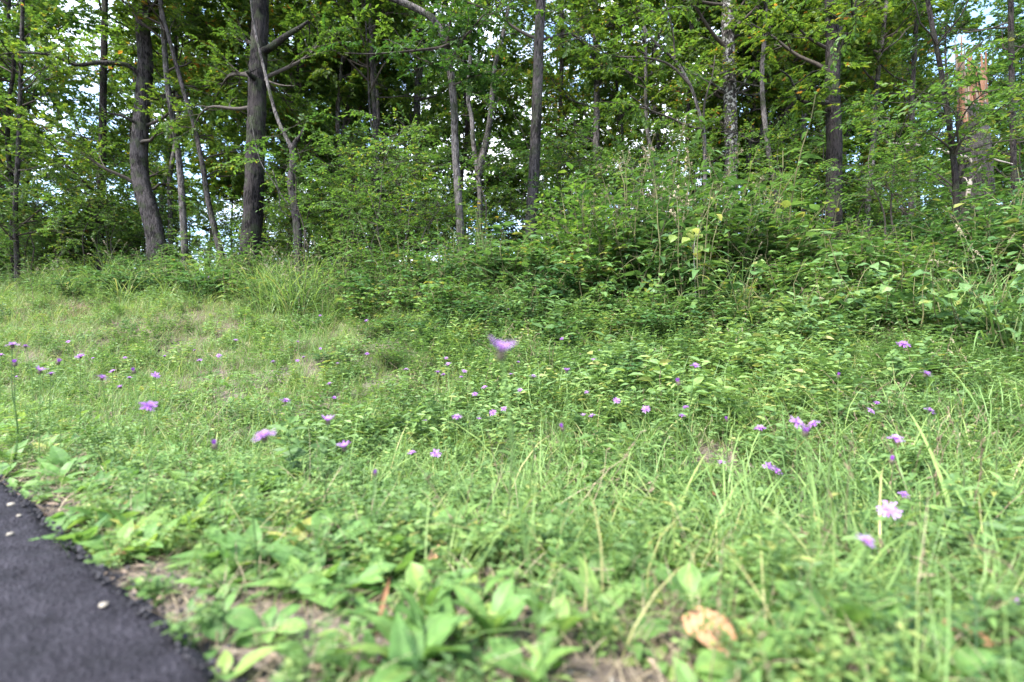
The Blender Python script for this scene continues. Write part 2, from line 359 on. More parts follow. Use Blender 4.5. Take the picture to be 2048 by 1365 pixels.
def branch(rng, crown, o, d, L, r, ll=.085, T=T_SIMPLE, dens=1.0, tb=.45, nl=11, lw=.55, bare=.3):
    """one limb with its twigs; its leaves go to the crown"""
    mb = MB(); p = limb(rng, o, d, L); q, u = smooth_path(p, .2)
    tube(mb, q, r*(1-.85*u), 6, .08, rng=rng)
    for k in range(max(2, int(L*2.6*dens))):
        f = rng.uniform(bare, .98); i = min(int(f*(len(q)-1)), len(q)-2); t = norm3(q[i+1]-q[i])
        sd = norm3(np.cross(t, [0,0,1])*rng.choice([-1,1])+rng.normal(0,.25,3))
        dd = t*rng.uniform(.4,.9)+sd*rng.uniform(.6,1)+[0,0,rng.uniform(-.15,.35)]
        l2 = L*rng.uniform(.25,.5)*(1.15-f*.5); s2 = limb(rng, q[i], dd, l2, 5, .12)
        tube(mb, s2, np.linspace(r*.32*(1.1-f*.6), .003, len(s2)), 4, cap=False)
        for m in range(max(2, int(l2/.15))):
            g = rng.uniform(.2, 1); a = s2[0]+0; idx = g*(len(s2)-1); i2 = min(int(idx), len(s2)-2)
            a = s2[i2]*(1-(idx-i2))+s2[i2+1]*(idx-i2); tt = norm3(s2[i2+1]-s2[i2])
            az = rng.uniform(0, 2*PI); dirn = tt*.8+np.array([math.cos(az), math.sin(az), rng.uniform(-.35,.25)])*.8
            spray(crown, mb, a, dirn, rng, rng.uniform(.25,.45), nl, ll, lw, T, tb)
    for m in range(3): spray(crown, mb, q[-1-m], q[-1]-q[-3]+rng.normal(0,.1,3), rng, .35, nl, ll, lw, T, tb)
    return mb
TREES = []
def hero(name, label, path, d, w0, w1, bark, seed, nb=11, zb=(2.8, 10.5), blen=(1.3, 2.9), top=12.0, canopy='canopy', group=None, T=T_SIMPLE, ll=.088,
         front=False, extra=(), cat='tree', dens=1.7, tb=.45, phrase=None, dep=None):
    rng = np.random.default_rng(seed)
    dd = np.full(len(path), d) if dep is None else np.array(dep)
    pts = [np.array(P(px, py, q)) for (px, py), q in zip(path, dd)]
    b = pts[0].copy(); gz = G(b[0], b[1])
    if b[2] > gz-.05:
        pts.insert(0, np.array([b[0]-(pts[1][0]-b[0])*.15, b[1], gz-.12]))
    pts = [p for i, p in enumerate(pts) if i == 0 or p[2] > pts[0][2]+.05]
    while pts[-1][2] < top:
        q = pts[-1]+(pts[-1]-pts[-3])/np.linalg.norm(pts[-1]-pts[-3])*1.6*np.array([.6,.6,1])+rng.normal(0,.10,3)*[1,1,0]; pts.append(q)
    root = thing(name, label, cat, (pts[0][0], pts[0][1], gz), group=group); o = np.array([pts[0][0], pts[0][1], gz])
    pts = np.array(pts)-o
    q, u = smooth_path(pts, .13)
    z = q[:,2]; r0, r1 = w0/1024*d/2*.86, w1/1024*d/2*.86
    zt = max(.5, np.array(P(path[-1][0], path[-1][1], dd[-1]))[2]-gz)
    r = r0+(r1-r0)*np.clip(z/zt, 0, 1); r = r*np.where(z > zt, np.clip(1-(z-zt)/(top-gz-zt+2.5), .06, 1), 1); r = r*(1+.55*np.exp(-np.clip(z,0,None)*3.2))
    mb = MB(); tube(mb, q, r, 22 if r0 > .1 else 10, .11, rng=rng)
    part('trunk', mb.mesh('trunk', M[bark], True), root)
    crown = MB()
    nb = int(nb*1.5)
    for k in range(nb):
        zz = rng.uniform(*zb)-gz if k else zb[0]-gz+.2
        i = int(np.argmin(abs(z-zz)))
        tries = 0
        while True:
            az = rng.uniform(0, 2*PI); tries += 1
            if front or zz+gz > 7.2 or math.sin(az) > .05 or tries > 30: break
        el = rng.uniform(.1, .65); L = rng.uniform(*blen)*(1 if zz+gz < 8 else .8)
        m = branch(rng, crown, q[i], [math.cos(az)*math.cos(el), math.sin(az)*math.cos(el), math.sin(el)], L, max(.012, min(r[i]*.38, .05)), ll, T, dens, tb)
        part('branch', m.mesh('branch', M['twig'] if bark != 'bark_pale' else M['bark'], True), root)
    for (pp, rad, leafy) in extra:      # branches read off the photograph: (path, radius, leafy)
        e = np.array([np.array(P(a, b_, c))-o for a, b_, c in pp]); qq, uu = smooth_path(e, .1)
        m = MB(); tube(m, qq, rad*(1-.72*uu), 8, .1, rng=rng)
        if leafy:
            for k in range(leafy):
                f = rng.uniform(.25,1); i = min(int(f*(len(qq)-1)), len(qq)-2); az = rng.uniform(0,2*PI)
                s2 = limb(rng, qq[i], [math.cos(az), math.sin(az), .2], rng.uniform(.4,.9), 5); tube(m, s2, np.linspace(rad*.3,.003,5), 4, cap=False)
                for j in range(5): spray(crown, m, s2[rng.integers(1,5)], [rng.normal(), rng.normal(), rng.normal()*.3], rng, .35, 11, ll, .55, T, tb)
        else:
            for k in range(3):
                i = rng.integers(len(qq)//2, len(qq)); s2 = limb(rng, qq[i], rng.normal(0,1,3), .35, 4); tube(m, s2, np.linspace(rad*.25,.003,4), 4, cap=False)
        part('branch', m.mesh('branch', M[bark] if rad > .03 else M['twig'], True), root)
    if crown.v: part('crown', crown.mesh('crown', M[canopy]), root, 'stuff')
    TREES.append((path[0][0], phrase or label, d))
    return root
hero('maple_tree', 'grey trunk with a bulging bend below its middle, among low maple boughs', [(312,535),(313,490),(300,425),(284,370),(279,300),(284,220),(290,130),(285,50),(290,-60)], 13, 40, 26, 'bark', 1,
     nb=10, zb=(4.2,10.5), blen=(1.6,3.0), phrase='bent grey trunk', T=T_LOBED, front=True, ll=.1,
     extra=[([(278,150,12.9),(255,130,12.7),(200,125,12.4),(150,130,12.1),(110,112,11.9),(50,105,11.6),(5,108,11.4)], .06, 6),
            ([(280,250,12.9),(245,232,12.6),(215,225,12.4),(200,205,12.3)], .04, 0)])
hero('dark_oak_tree', 'thick dark trunk with deep furrows and a broken stub high up', [(500,500),(504,440),(509,350),(513,250),(516,150),(520,60),(522,-80)], 11, 44, 33, 'bark_dark', 2,
     nb=9, zb=(5.2,11), blen=(1.5,3), phrase='thick dark trunk', T=T_LOBED,
     extra=[([(524,105,10.95),(545,92,10.8),(575,70,10.6),(600,55,10.5),(617,42,10.4)], .085, 0), ([(510,158,10.9),(500,150,10.7),(492,143,10.6)], .07, 0),
            ([(530,160,10.9),(560,170,10.6),(590,172,10.4)], .025, 0)])
hero('slender_leaning_tree', 'slim brown trunk leaning left beside the thick dark one', [(447,528),(432,470),(416,400),(405,330),(386,240),(370,190),(345,100),(320,0)], 12, 14, 7, 'bark', 3,
     nb=7, zb=(4,9), blen=(1,1.9), top=9, phrase='slim leaning trunk')
hero('narrow_dark_tree', 'straight narrow dark trunk deep in the shade at the wood edge', [(203,530),(200,440),(204,340),(205,240),(208,120),(210,0)], 15, 17, 12, 'bark_dark', 4, nb=7, zb=(4.4,11), blen=(1.5,2.8), phrase='narrow dark trunk', front=True)
hero('outer_tree', 'thin trunk at the shaded outer end of the wood', [(35,535),(30,430),(36,320),(40,200),(44,60),(44,-40)], 14, 11, 7, 'bark', 5, nb=9, zb=(3,10.5), blen=(1.6,3), phrase='outermost thin trunk', front=True, T=T_LOBED, ll=.1)
hero('far_grey_tree', 'grey trunk with a dark knot hole behind the shrubs', [(838,470),(838,400),(836,300),(834,200),(843,110),(846,0)], 15, 19, 13, 'bark', 6, nb=9, zb=(5,11), blen=(1.6,3), phrase='grey trunk with a knot hole', canopy='canopy')
hero('curving_tree', 'slim tree whose dark top bows over to the left', [(922,500),(919,430),(914,360),(910,290),(908,220),(902,150),(893,95),(872,45),(835,18),(775,-8),(700,-40)], 9.5, 19, 15, 'bark_pale', 7, nb=0, top=5, phrase='bowed slim tree', canopy='canopy_dark', T=T_LOBED, tb=.3,
     extra=[([(905,85,9.4),(880,95,9.2),(840,100,9),(790,105,8.8),(740,108,8.6),(690,106,8.4)], .03, 5), ([(903,120,9.4),(925,80,9.2),(950,50,9.1),(975,20,9)], .03, 10), ([(893,95,9.4),(900,50,9.2),(905,0,9)], .03, 10),
            ([(907,170,9.4),(930,160,9.1),(955,140,8.9)], .02, 8), ([(905,130,9.4),(880,135,9.2),(850,120,9)], .02, 7)])
hero('forked_pale_tree', 'pale trunk that forks into a wide V near its foot', [(958,460),(960,400),(956,345),(947,290),(944,240),(936,190),(941,100),(938,0)], 12, 14, 7, 'bark_pale', 8, nb=6, zb=(5.5,10), blen=(1.2,2.2), top=9, phrase='forked pale trunk',
     extra=[([(957,350,12),(966,310,11.9),(978,250,11.9),(984,190,11.9),(990,130,11.9),(1008,60,11.9),(1022,-10,11.9),(1030,-90,11.9)], .085, 9)])
hero('straight_centre_tree', 'tall clean grey-brown trunk with a gentle bow, bare to the frame top', [(1062,460),(1065,400),(1069,330),(1072,250),(1075,170),(1078,80),(1082,0),(1084,-80)], 10.5, 27, 21, 'bark', 9, nb=9, zb=(6.4,11.5), blen=(1.6,3), phrase='tall clean centre trunk')
hero('lichen_tree', 'trunk spotted with pale lichen above the tall weeds', [(1462,420),(1462,300),(1460,220),(1457,100),(1455,0),(1455,-80)], 12.5, 30, 26, 'bark_spot', 10, nb=10, zb=(4.8,11), blen=(1.5,3), phrase='lichen-spotted trunk',
     extra=[([(1445,180,12.4),(1420,165,12.2),(1395,150,12),(1360,130,11.8)], .035, 2), ([(1470,185,12.4),(1495,155,12.2),(1510,130,12.1)], .035, 2)])
hero('bare_fork_sapling', 'crooked small tree with bare dark limbs spread before the lichen trunk', [(1410,400),(1408,270),(1395,215),(1380,170),(1350,120),(1320,95),(1290,60)], 8.5, 10, 6, 'bark_pale', 21, nb=0, top=4, phrase='crooked bare-limbed sapling', canopy='canopy',
     extra=[([(1407,260,8.4),(1370,250,8.3),(1340,235,8.2),(1300,220,8.1),(1260,190,8.0)], .025, 5), ([(1406,250,8.4),(1410,200,8.3),(1425,150,8.2),(1430,110,8.1)], .02, 4), ([(1380,170,8.4),(1340,130,8.4),(1290,115,8.3),(1220,110,8.2),(1150,70,8.1)], .022, 5),
            ([(1350,120,8.4),(1345,60,8.3),(1330,0,8.2)], .018, 5)])
hero('dark_maple_tree', 'dark straight trunk with a hooked side branch and layered maple leaves', [(1668,430),(1669,340),(1668,260),(1665,180),(1665,100),(1662,0),(1660,-80)], 9.5, 34, 26, 'bark_dark', 11, nb=10, zb=(5.2,10.5), blen=(1.4,2.6), phrase='dark hooked-branch trunk', T=T_LOBED, ll=.1,
     extra=[([(1655,205,9.4),(1630,205,9.2),(1605,203,9.1),(1592,185,9.0),(1580,155,8.9),(1560,140,8.8)], .04, 7), ([(1680,110,9.3),(1692,70,9.1),(1705,30,9),(1715,-10,8.9)], .045, 8),
            ([(1650,95,9.4),(1610,70,9.1),(1570,20,8.9)], .03, 6)])
hero('small_spreading_tree', 'small dark tree with forking limbs in front of the broken snag', [(1912,405),(1909,340),(1902,280),(1893,215),(1882,140),(1868,70),(1855,0)], 6.6, 15, 9, 'bark_dark', 12, nb=6, zb=(2.1,5.6), blen=(.9,1.8), top=6.2, phrase='small forking tree', front=True, canopy='under', dens=1.0, ll=.075,
     extra=[([(1905,300,6.6),(1880,280,6.4),(1862,268,6.3)], .016, 0), ([(1906,320,6.6),(1930,270,6.5),(1965,240,6.4),(2000,225,6.3)], .016, 7), ([(1903,290,6.55),(1930,225,6.3),(1962,190,6.2),(2000,178,6.1)], .013, 6), ([(1890,200,6.6),(1915,140,6.4),(1950,95,6.3),(1985,70,6.2)], .012, 4)])
hero('white_leaning_tree', 'thin whitish trunk leaning left past the lichen-spotted one', [(1550,380),(1538,310),(1528,230),(1524,150),(1530,60),(1535,-20)], 12, 13, 9, 'bark_pale', 13, nb=7, zb=(5,10), blen=(1.2,2.4), phrase='thin whitish leaning trunk')
hero('back_straight_tree', 'pale slender trunk seen between the lichen trunk and the dark maple', [(1606,400),(1605,300),(1607,200),(1606,100),(1608,0)], 14, 13, 11, 'bark_pale', 14, nb=9, zb=(4.5,11), blen=(1.5,3), phrase='pale slender trunk')
hero('back_pale_tree', 'light grey far trunk right of the clean centre trunk', [(1193,400),(1193,300),(1194,200),(1192,100),(1190,0)], 15, 16, 13, 'bark_pale', 15, nb=10, zb=(4.5,11), blen=(1.6,3.2), phrase='light grey far trunk')
hero('thin_far_tree', 'spindly far trunk just right of the clean centre trunk', [(1118,420),(1119,330),(1120,240),(1123,140),(1124,0)], 16, 11, 9, 'bark', 16, nb=8, zb=(5,11), blen=(1.5,3), phrase='spindly far trunk')
hero('grey_pole_tree', 'thin grey pole-like trunk over the bright leafy shrub', [(752,430),(752,340),(750,250),(745,150),(742,60),(740,-20)], 13, 12, 9, 'bark', 17, nb=9, zb=(4.6,11), blen=(1.5,2.8), phrase='thin grey pole trunk')
hero('yellow_leaved_tree', 'slim trunk under bright yellow-green leaves at the shaded wood end by the snag', [(1822,420),(1826,320),(1824,200),(1830,90),(1835,0)], 13, 12, 9, 'bark', 18, nb=12, zb=(3.5,10.5), blen=(1.5,3), phrase='slim yellow-leaved tree', tb=.75)
hero('edge_tree', 'slim shaded trunk behind the tall grass at the outer right edge', [(2030,420),(2026,300),(2024,200),(2022,90),(2020,-20)], 11, 12, 10, 'bark_dark', 19, nb=12, zb=(3.2,9.5), blen=(1.3,2.6), phrase='slim edge trunk', canopy='canopy_dark')

def snag_hooked():
    d = 10.3; rng = np.random.default_rng(31); b = P(597, 490, d); g = G(b.x, b.y); o = np.array([b.x, b.y, g])
    root = thing('hooked_snag', 'dead stem with a hooked top beside the thick dark trunk', 'dead tree', tuple(o)); TREES.append((597, 'hooked dead stem', d))
    def rel(pts): return np.array([np.array(P(*p))-o for p in pts])
    mb = MB(); q, u = smooth_path(np.vstack([[0,0,-.1], rel([(596,480,d),(592,430,d),(583,370,d),(586,330,d),(587,305,d),(582,290,d)])]), .08); tube(mb, q, .085*(1-.3*u), 10, .13, rng=rng)
    part('trunk', mb.mesh('trunk', M['bark'], True), root)
    for pp, r in (([(586,305,d),(590,285,d),(600,275,d-.05),(607,262,d-.1),(609,255,d-.1)], .055), ([(588,300,d),(575,280,d),(556,240,d+.1),(541,190,d+.2),(524,120,d+.3),(508,50,d+.4),(500,-20,d+.4)], .045),
                  ([(592,430,d),(570,400,d-.1),(560,385,d-.1),(545,340,d-.2)], .018), ([(594,440,d),(562,420,d-.1),(556,380,d-.2),(520,320,d-.2),(500,230,d-.2)], .012)):
        m = MB(); q, u = smooth_path(rel(pp), .1); tube(m, q, r*(1-.5*u), 8, .1, rng=rng); part('branch', m.mesh('branch', M['bark_pale'] if r < .05 else M['bark'], True), root)
snag_hooked()
def snag_broken():
    d = 10.2; rng = np.random.default_rng(33); b = P(1953, 400, d); g = G(b.x, b.y); o = np.array([b.x, b.y, g])
    root = thing('broken_snag', 'big broken trunk with torn orange splintered wood at the top', 'dead tree', tuple(o)); TREES.append((1950, 'broken orange snag', d))
    def rel(px, py, q=d): return np.array(P(px, py, q))-o
    mb = MB(); q, u = smooth_path([[0,0,-.1], rel(1952,330), rel(1948,270), rel(1946,215)], .12); tube(mb, q, (.34-.05*u)*.8, 18, .1, rng=rng)
    part('trunk', mb.mesh('trunk', M['bark'], True), root)
    for k in range(30):
        a = k/30*2*PI+rng.normal(0,.1); c = rel(1946, 222); r = .2
        base = c+[r*math.cos(a), r*math.sin(a), 0]; h = rng.uniform(.35, 1.15)+.55*max(0,math.cos(a-2.4))
        tip = base+[rng.normal(0,.06), rng.normal(0,.06), h]; w = rng.uniform(.03,.08); t = np.array([-math.sin(a), math.cos(a), 0]); n = np.array([math.cos(a), math.sin(a), 0])
        rows = []; 
        for f in (0,.25,.5,.75,1):
            cc = base*(1-f)+tip*f+t*rng.normal(0,.025)-[0,0,.25*(1-f)]; ww = w*(1-.85*f**1.2)*rng.uniform(.7,1.2); rows += [cc-t*ww, cc+n*.03*(1-f), cc+t*ww, cc-n*.04*(1-f*.5)]
        fs = []
        for i in range(4):
            for j in range(4): fs.append([4*i+j, 4*i+(j+1)%4, 4*i+4+(j+1)%4, 4*i+4+j])
        m = MB(); m.add(rows, fs); part('splinter', m.mesh('splinter', M['splinter_pale'] if k % 3 == 0 else M['splinter']), root)
snag_broken()
def fallen(label, pp, r, d0):
    pts = [np.array(P(*p)) for p in pp]; o = pts[-1].copy(); o[2] = G(o[0], o[1])
    root = thing('dead_bough', label, 'dead branch', tuple(o))
    rng = np.random.default_rng(int(r*1000)+len(pp)); mb = MB(); q, u = smooth_path(np.array(pts)-o, .08); tube(mb, q, r*(.35+.65*u), 8, .1, rng=rng); part('bough', mb.mesh('bough', M['deadwood'], True), root)
    m = MB()
    for k in range(6):
        i = rng.integers(1, len(q)-1); s = limb(rng, q[i], rng.normal(0,1,3)+[0,0,-.3], rng.uniform(.2,.5), 4); tube(m, s, np.linspace(r*.35,.004,4), 4)
    part('twigs', m.mesh('twigs', M['deadwood'], True), root)
fallen('bleached bough arching from the snag down into the brush', [(1782,287,10),(1815,288,10),(1860,294,10),(1905,308,10),(1938,318,10.1),(1946,338,10.1),(1938,380,10.1),(1932,420,10.2)], .045, 10)
fallen('short bleached branch sticking out past the snag foot', [(2025,328,10.4),(2000,322,10.4),(1970,318,10.5),(1975,360,10.5),(1985,430,10.5)], .03, 10)

# far trees: six kinds, copied
def far_proto(i):
    rng = np.random.default_rng(60+i); H = rng.uniform(11, 14); r0 = rng.uniform(.035, .085)
    root = link('far_tree', None); n = 9
    p = np.array([[0,0,-.2]]+[[0,0,H*(k+1)/n] for k in range(n)]); p[1:,:2] += np.cumsum(rng.normal(0,.11,(n,2)), 0)
    q, u = smooth_path(p, .3); mb = MB(); tube(mb, q, r0*(1-.85*u**1.3), 9, .07, rng=rng)
    part('trunk', mb.mesh('trunk', M[['bark','bark_dark','bark_pale','bark','bark_dark','bark'][i]], True), root)
    crown = MB(); tw = MB()
    for k in range(36):
        z = rng.uniform(1.2, H*.8) if i % 2 else rng.uniform(.3, 1)**.8*H*.97; j = int(np.argmin(abs(q[:,2]-z))); az = rng.uniform(0,2*PI); el = rng.uniform(.1,.7)
        m = branch(rng, crown, q[j], [math.cos(az)*math.cos(el), math.sin(az)*math.cos(el), math.sin(el)], rng.uniform(1.2,2.7), .025, .135, T_SIMPLE, 1.35, .5, 10, .64)
        tw.v += m.v; tw.t += m.t; tw.fl += [f+tw.n for f in m.fl]; tw.fn += m.fn; tw.m += m.m; tw.n += m.n
    part('limbs', tw.mesh('limbs', M['twig']), root, 'stuff')
    part('crown', crown.mesh('crown', M[['canopy','under','canopy','canopy','under','under'][i]]), root, 'stuff')
    root['category'] = 'tree'
    return root
PH = lambda px, d: min(TREES, key=lambda t: abs(t[0]-px)*(1+abs(t[2]-d)*.03))[1]
far = [far_proto(i) for i in range(6)]

rf = np.random.default_rng(77)
cells = [(px, d) for d in (15.5, 19, 23.5, 28) for px in np.arange(-60, 2110, 175 if d < 18 else 135)]
cells += [(rf.uniform(120, 1900), rf.uniform(12.5, 17)) for k in range(12)]; nslim = len(cells)-12
nf = 0
FARL = {}
ORD = 'nearest second third fourth fifth sixth seventh eighth ninth tenth'.split()
for px, d in cells:
    px = px+rf.uniform(-80, 80); dd = d+rf.uniform(-1.6, 1.6); x = (px-1024)/1024*dd
    
    i = nf % 6 if nf < 6 else int(rf.integers(6)) if nf < nslim else int(rf.choice([0,2,2,3])); o = far[i]; w = ['thin grey','thin dark','slender pale','straight grey','leafy dark','bushy grey'][i]
    k = PH(px, dd); FARL[(k)] = FARL.get(k, 0)+1
    lab = f'{w} tree deep behind the {k}, {ORD[min(FARL[k]-1, 9)]} in line'
    sc = rf.uniform(.85, 1.15)
    if nf < 6:
        o.location = (x, dd, G(x, dd)-.05); o.rotation_euler = (0,0,rf.uniform(0,6.28)); o['label'] = lab; o['group'] = 'trees deep in the wood'
    else: dup(o, (x, dd, G(x, dd)-.05), rf.uniform(0,6.28), (sc,sc,sc), lab, 'trees deep in the wood')
    nf += 1

# ------------------------------------------------------------------ undergrowth
def proto_sapling(i):
    rng = np.random.default_rng(100+i); H = rng.uniform(2.6, 4.0); root = link('leafy_sapling', None); root['category'] = 'sapling'
    p = np.array([[0,0,-.05]]+[[rng.normal(0,.06)*k, rng.normal(0,.06)*k, H*(k+1)/5] for k in range(5)]); q, u = smooth_path(p, .2)
    mb = MB(); tube(mb, q, .02*(1-.8*u), 6); crown = MB()
    for k in range(13):
        j = rng.integers(len(q)//5, len(q)); az = rng.uniform(0,6.28)
        m = branch(rng, crown, q[j], [math.cos(az), math.sin(az), rng.uniform(.0,.4)], rng.uniform(.5,1.1), .008, .082, T_SIMPLE, 1.3, .5, 9, .55, .2)
        mb.v += m.v; mb.t += m.t; mb.fl += [f+mb.n for f in m.fl]; mb.fn += m.fn; mb.m += m.m; mb.n += m.n
    part('stem', mb.mesh('stem', M['twig']), root); part('foliage', crown.mesh('foliage', M['under']), root, 'stuff'); return root
def proto_bush(i):
    rng = np.random.default_rng(120+i); root = link('leafy_bush', None); root['category'] = 'bush'; st = MB(); lv = MB()
    for k in range(26):
        az = rng.uniform(0,6.28); sp = rng.uniform(.1,.75); p = limb(rng, [rng.normal(0,.08), rng.normal(0,.08), -.03], [math.cos(az)*sp, math.sin(az)*sp, 1], rng.uniform(.6,1.15), 7, .22, .12)
        tube(st, p, np.linspace(.006,.002,7), 4, cap=False); q, u = smooth_path(p, .05); n = len(q)
        s0 = max(1, n//8); t = unit(np.gradient(q, axis=0))[s0:]; pos = q[s0:]; m = len(pos)
        for rep in range(2):
            a = rng.uniform(0,6.28,m); hv = np.stack([np.cos(a), np.sin(a), rng.uniform(-.1,.5,m)], 1)
            l = rng.uniform(*[(.03,.055),(.06,.10),(.09,.15),(.045,.08)][i],m)*1.0; off = rng.uniform(.0,.05,(m,1))
            g_ = rng.random(m) < (.5 if i == 2 else 1); pos_, hv_, t_, l, off, nn_ = pos[g_], hv[g_], t[g_], l[g_], off[g_], int(g_.sum())
            leaves(lv, pos_+hv_*off, hv_+t_*.4, np.array([0,0,1])+rng.normal(0,.35,(nn_,3)), l, l*.55, np.clip(rng.normal(.45,.18,nn_),0,1), T_OVATE if i == 2 else T_SIMPLE, rng.uniform(.1,.4,nn_))
    part('stems', st.mesh('stems', M['weedstem']), root); part('foliage', lv.mesh('foliage', M[['bush','bush','weed','under'][i]]), root, 'stuff'); return root
def proto_bramble(i):
    rng = np.random.default_rng(140+i); root = link('bramble_clump', None); root['category'] = 'bramble'; st = MB(); lv = MB()
    for k in range(15):
        az = rng.uniform(0,6.28); p = limb(rng, [rng.normal(0,.1), rng.normal(0,.1), -.03], [math.cos(az)*.7, math.sin(az)*.7, .9], rng.uniform(.55,1.05), 8, .42, .12)
        tube(st, p, np.linspace(.005,.002,8), 4, cap=False); q, u = smooth_path(p, .065)
        for a_, j in enumerate(range(2, len(q))):
            a = rng.uniform(0,6.28); pd = norm3([math.cos(a), math.sin(a), rng.uniform(.1,.6)]); e = q[j]+pd*rng.uniform(.04,.09); tube(st, [q[j], e], [.0015,.001], 3, cap=False)
            sd = norm3(np.cross(pd,[0,0,1])); l = rng.uniform(.06,.105)
            dirs = np.array([pd+[0,0,-.4], pd*.35+sd+[0,0,-.25], pd*.35-sd+[0,0,-.25]]); leaves(lv, np.repeat(e[None],3,0), dirs, np.array([0,0,1])+rng.normal(0,.25,(3,3)), l*np.array([1.1,.9,.9]), l*.62, np.clip(rng.normal(.45,.18),0,1), T_OVATE, .2)
    part('canes', st.mesh('canes', M['weedstem']), root); part('foliage', lv.mesh('foliage', M['bush']), root, 'stuff'); return root
def proto_weed(i, seedheads=False, name='tall_weed', H=None, nst=5, ll=.18, lw=.34):
    rng = np.random.default_rng(160+i); root = link(name, None); root['category'] = 'weed'; st = MB(); lv = MB(); sh = MB()
    for k in range(nst):
        h = (H or 1.6)*rng.uniform(.5,1.05); az = rng.uniform(0,6.28); p = limb(rng, [rng.normal(0,.09), rng.normal(0,.09), -.03], [math.cos(az)*.26, math.sin(az)*.26, 1], h, 9, .04, .10)
        tube(st, p, np.linspace(.0075,.003,9), 5, cap=False); q, u = smooth_path(p, .045); m = len(q); s0 = int(m*.15)
        j = np.arange(s0, m); a = np.arange(len(j))*2.4+rng.normal(0,.4,len(j)); hv = np.stack([np.cos(a), np.sin(a), np.full(len(j), .45)], 1)
        l = ll*rng.uniform(.7,1.15,len(j))*(1.05-.6*np.clip((j-s0)/(m-s0),0,1)**2)
        leaves(lv, q[j], hv, np.array([0,0,1])+rng.normal(0,.2,(len(j),3)), l, l*lw, np.clip(rng.normal(.45,.17,len(j)),0,1), T_OVATE, rng.uniform(.45,1.0,len(j)))
        if seedheads:
            for g in range(9):
                c = q[-1]+rng.normal(0,.045,3)+[0,0,.05]; tube(st, [q[-1], c], [.002,.0015], 3, cap=False)
                b = rng.normal(0,1,(14,3)); leaves(sh, np.repeat(c[None],14,0), b, b[:, ::-1]+.1, .016, .006, rng.uniform(.2,.8,14))
    part('stems', st.mesh('stems', M['weedstem']), root); part('foliage', lv.mesh('foliage', M['weed']), root, 'stuff')
    if seedheads: part('seedheads', sh.mesh('seedheads', M['seed']), root, 'stuff')
    return root
def proto_tallgrass(i):
    rng = np.random.default_rng(180+i); root = link('grass_clump', None); root['category'] = 'grass clump'; bl = MB(); st = MB(); sd = MB()
    n = 46; b = np.stack([rng.normal(0,.07,n), rng.normal(0,.07,n), np.full(n,-.02)], 1)
    blades(bl, b, rng.uniform(0,6.28,n), rng.uniform(1.0,1.5,n), rng.uniform(.3,.75,n), rng.uniform(.006,.013,n), rng.uniform(.6,2.0,n), np.clip(rng.normal(.5,.2,n),0,1), 6)
    for k in range(4):
        az = rng.uniform(0,6.28); p = limb(rng, [rng.normal(0,.05), rng.normal(0,.05), 0], [math.cos(az)*.25, math.sin(az)*.25, 1], rng.uniform(.45,.62), 8, .3, .08); tube(st, p, np.linspace(.0022,.0012,8), 3, cap=False)
        m = 34; f = np.linspace(0,1,m); c = p[-1]+(p[-1]-p[-2])/np.linalg.norm(p[-1]-p[-2])*(f*.09)[:,None]+np.array([0,0,-.03])*(f**2)[:,None]
        d = rng.normal(0,1,(m,3))+[0,0,.6]; leaves(sd, c, d, d[:,::-1]+.1, .012, .003, rng.uniform(.2,.8,m))
    part('blades', bl.mesh('blades', M['grass']), root, 'stuff'); part('culms', st.mesh('culms', M['stem']), root); part('seedheads', sd.mesh('seedheads', M['seed']), root, 'stuff'); return root
def proto_pinnate(i):
    rng = np.random.default_rng(190+i); root = link('compound_leaf_seedling', None); root['category'] = 'seedling'; st = MB(); lv = MB()
    H = 1.1; p = limb(rng, [0,0,-.03], [.05,.05,1], H, 6, 0, .06); tube(st, p, np.linspace(.008,.004,6), 5, cap=False)
    for k in range(11):
        a = k*2.4; o = p[min(5, 2+k//3)]; r = limb(rng, o, [math.cos(a), math.sin(a), .55], rng.uniform(.38,.6), 8, .25, .06); tube(st, r, np.linspace(.003,.001,8), 3, cap=False)
        q, u = smooth_path(r, .04); q = q[2:]; m = len(q); t = unit(np.gradient(q, axis=0)); sd_ = unit(np.cross(t,[0,0,1]))
        for sg in (-1,1): leaves(lv, q, sd_*sg+t*.45+[0,0,-.1], np.array([0,0,1])+rng.normal(0,.15,(m,3)), .085, .027, np.clip(rng.normal(.5,.12,m),0,1), T_SIMPLE, .15)
    part('stems', st.mesh('stems', M['weedstem']), root); part('foliage', lv.mesh('foliage', M['under']), root, 'stuff'); return root
PROTO = {'sapling': [proto_sapling(i) for i in range(4)], 'bush': [proto_bush(i) for i in range(4)], 'bramble': [proto_bramble(i) for i in range(4)],
         'weed': [proto_weed(i) for i in range(4)], 'seedweed': [proto_weed(9, True), proto_weed(10, True)], 'grass': [proto_tallgrass(i) for i in range(3)],
         'pinnate': [proto_pinnate(0)]}
zmax = lambda o: max(max(v.co.z for v in c.data.vertices) for c in ALLKIDS[o.name])
HT = {k: float(np.mean([zmax(o) for o in v])) for k, v in PROTO.items()}
_ = {'sapling': 3.4, 'bush': 1.0, 'bramble': .62, 'weed': 1.55, 'seedweed': 1.6, 'grass': .7, 'pinnate': 1.45}
GRP = {'sapling': 'saplings under the trees', 'bush': 'bushes along the wood edge', 'bramble': 'brambles along the wood edge', 'weed': 'tall weeds along the wood edge', 'seedweed': 'tall weeds along the wood edge', 'grass': 'tall grass clumps', 'pinnate': 'compound-leaf seedlings'}
DESC = {'sapling': 'thin-stemmed leafy sapling', 'bush': 'rounded small-leaved bush', 'bramble': 'low arching bramble', 'weed': 'lance-leaved weed', 'seedweed': 'seedhead-topped weed', 'grass': 'seed-spiked grass clump', 'pinnate': 'feathery-leaved seedling'}
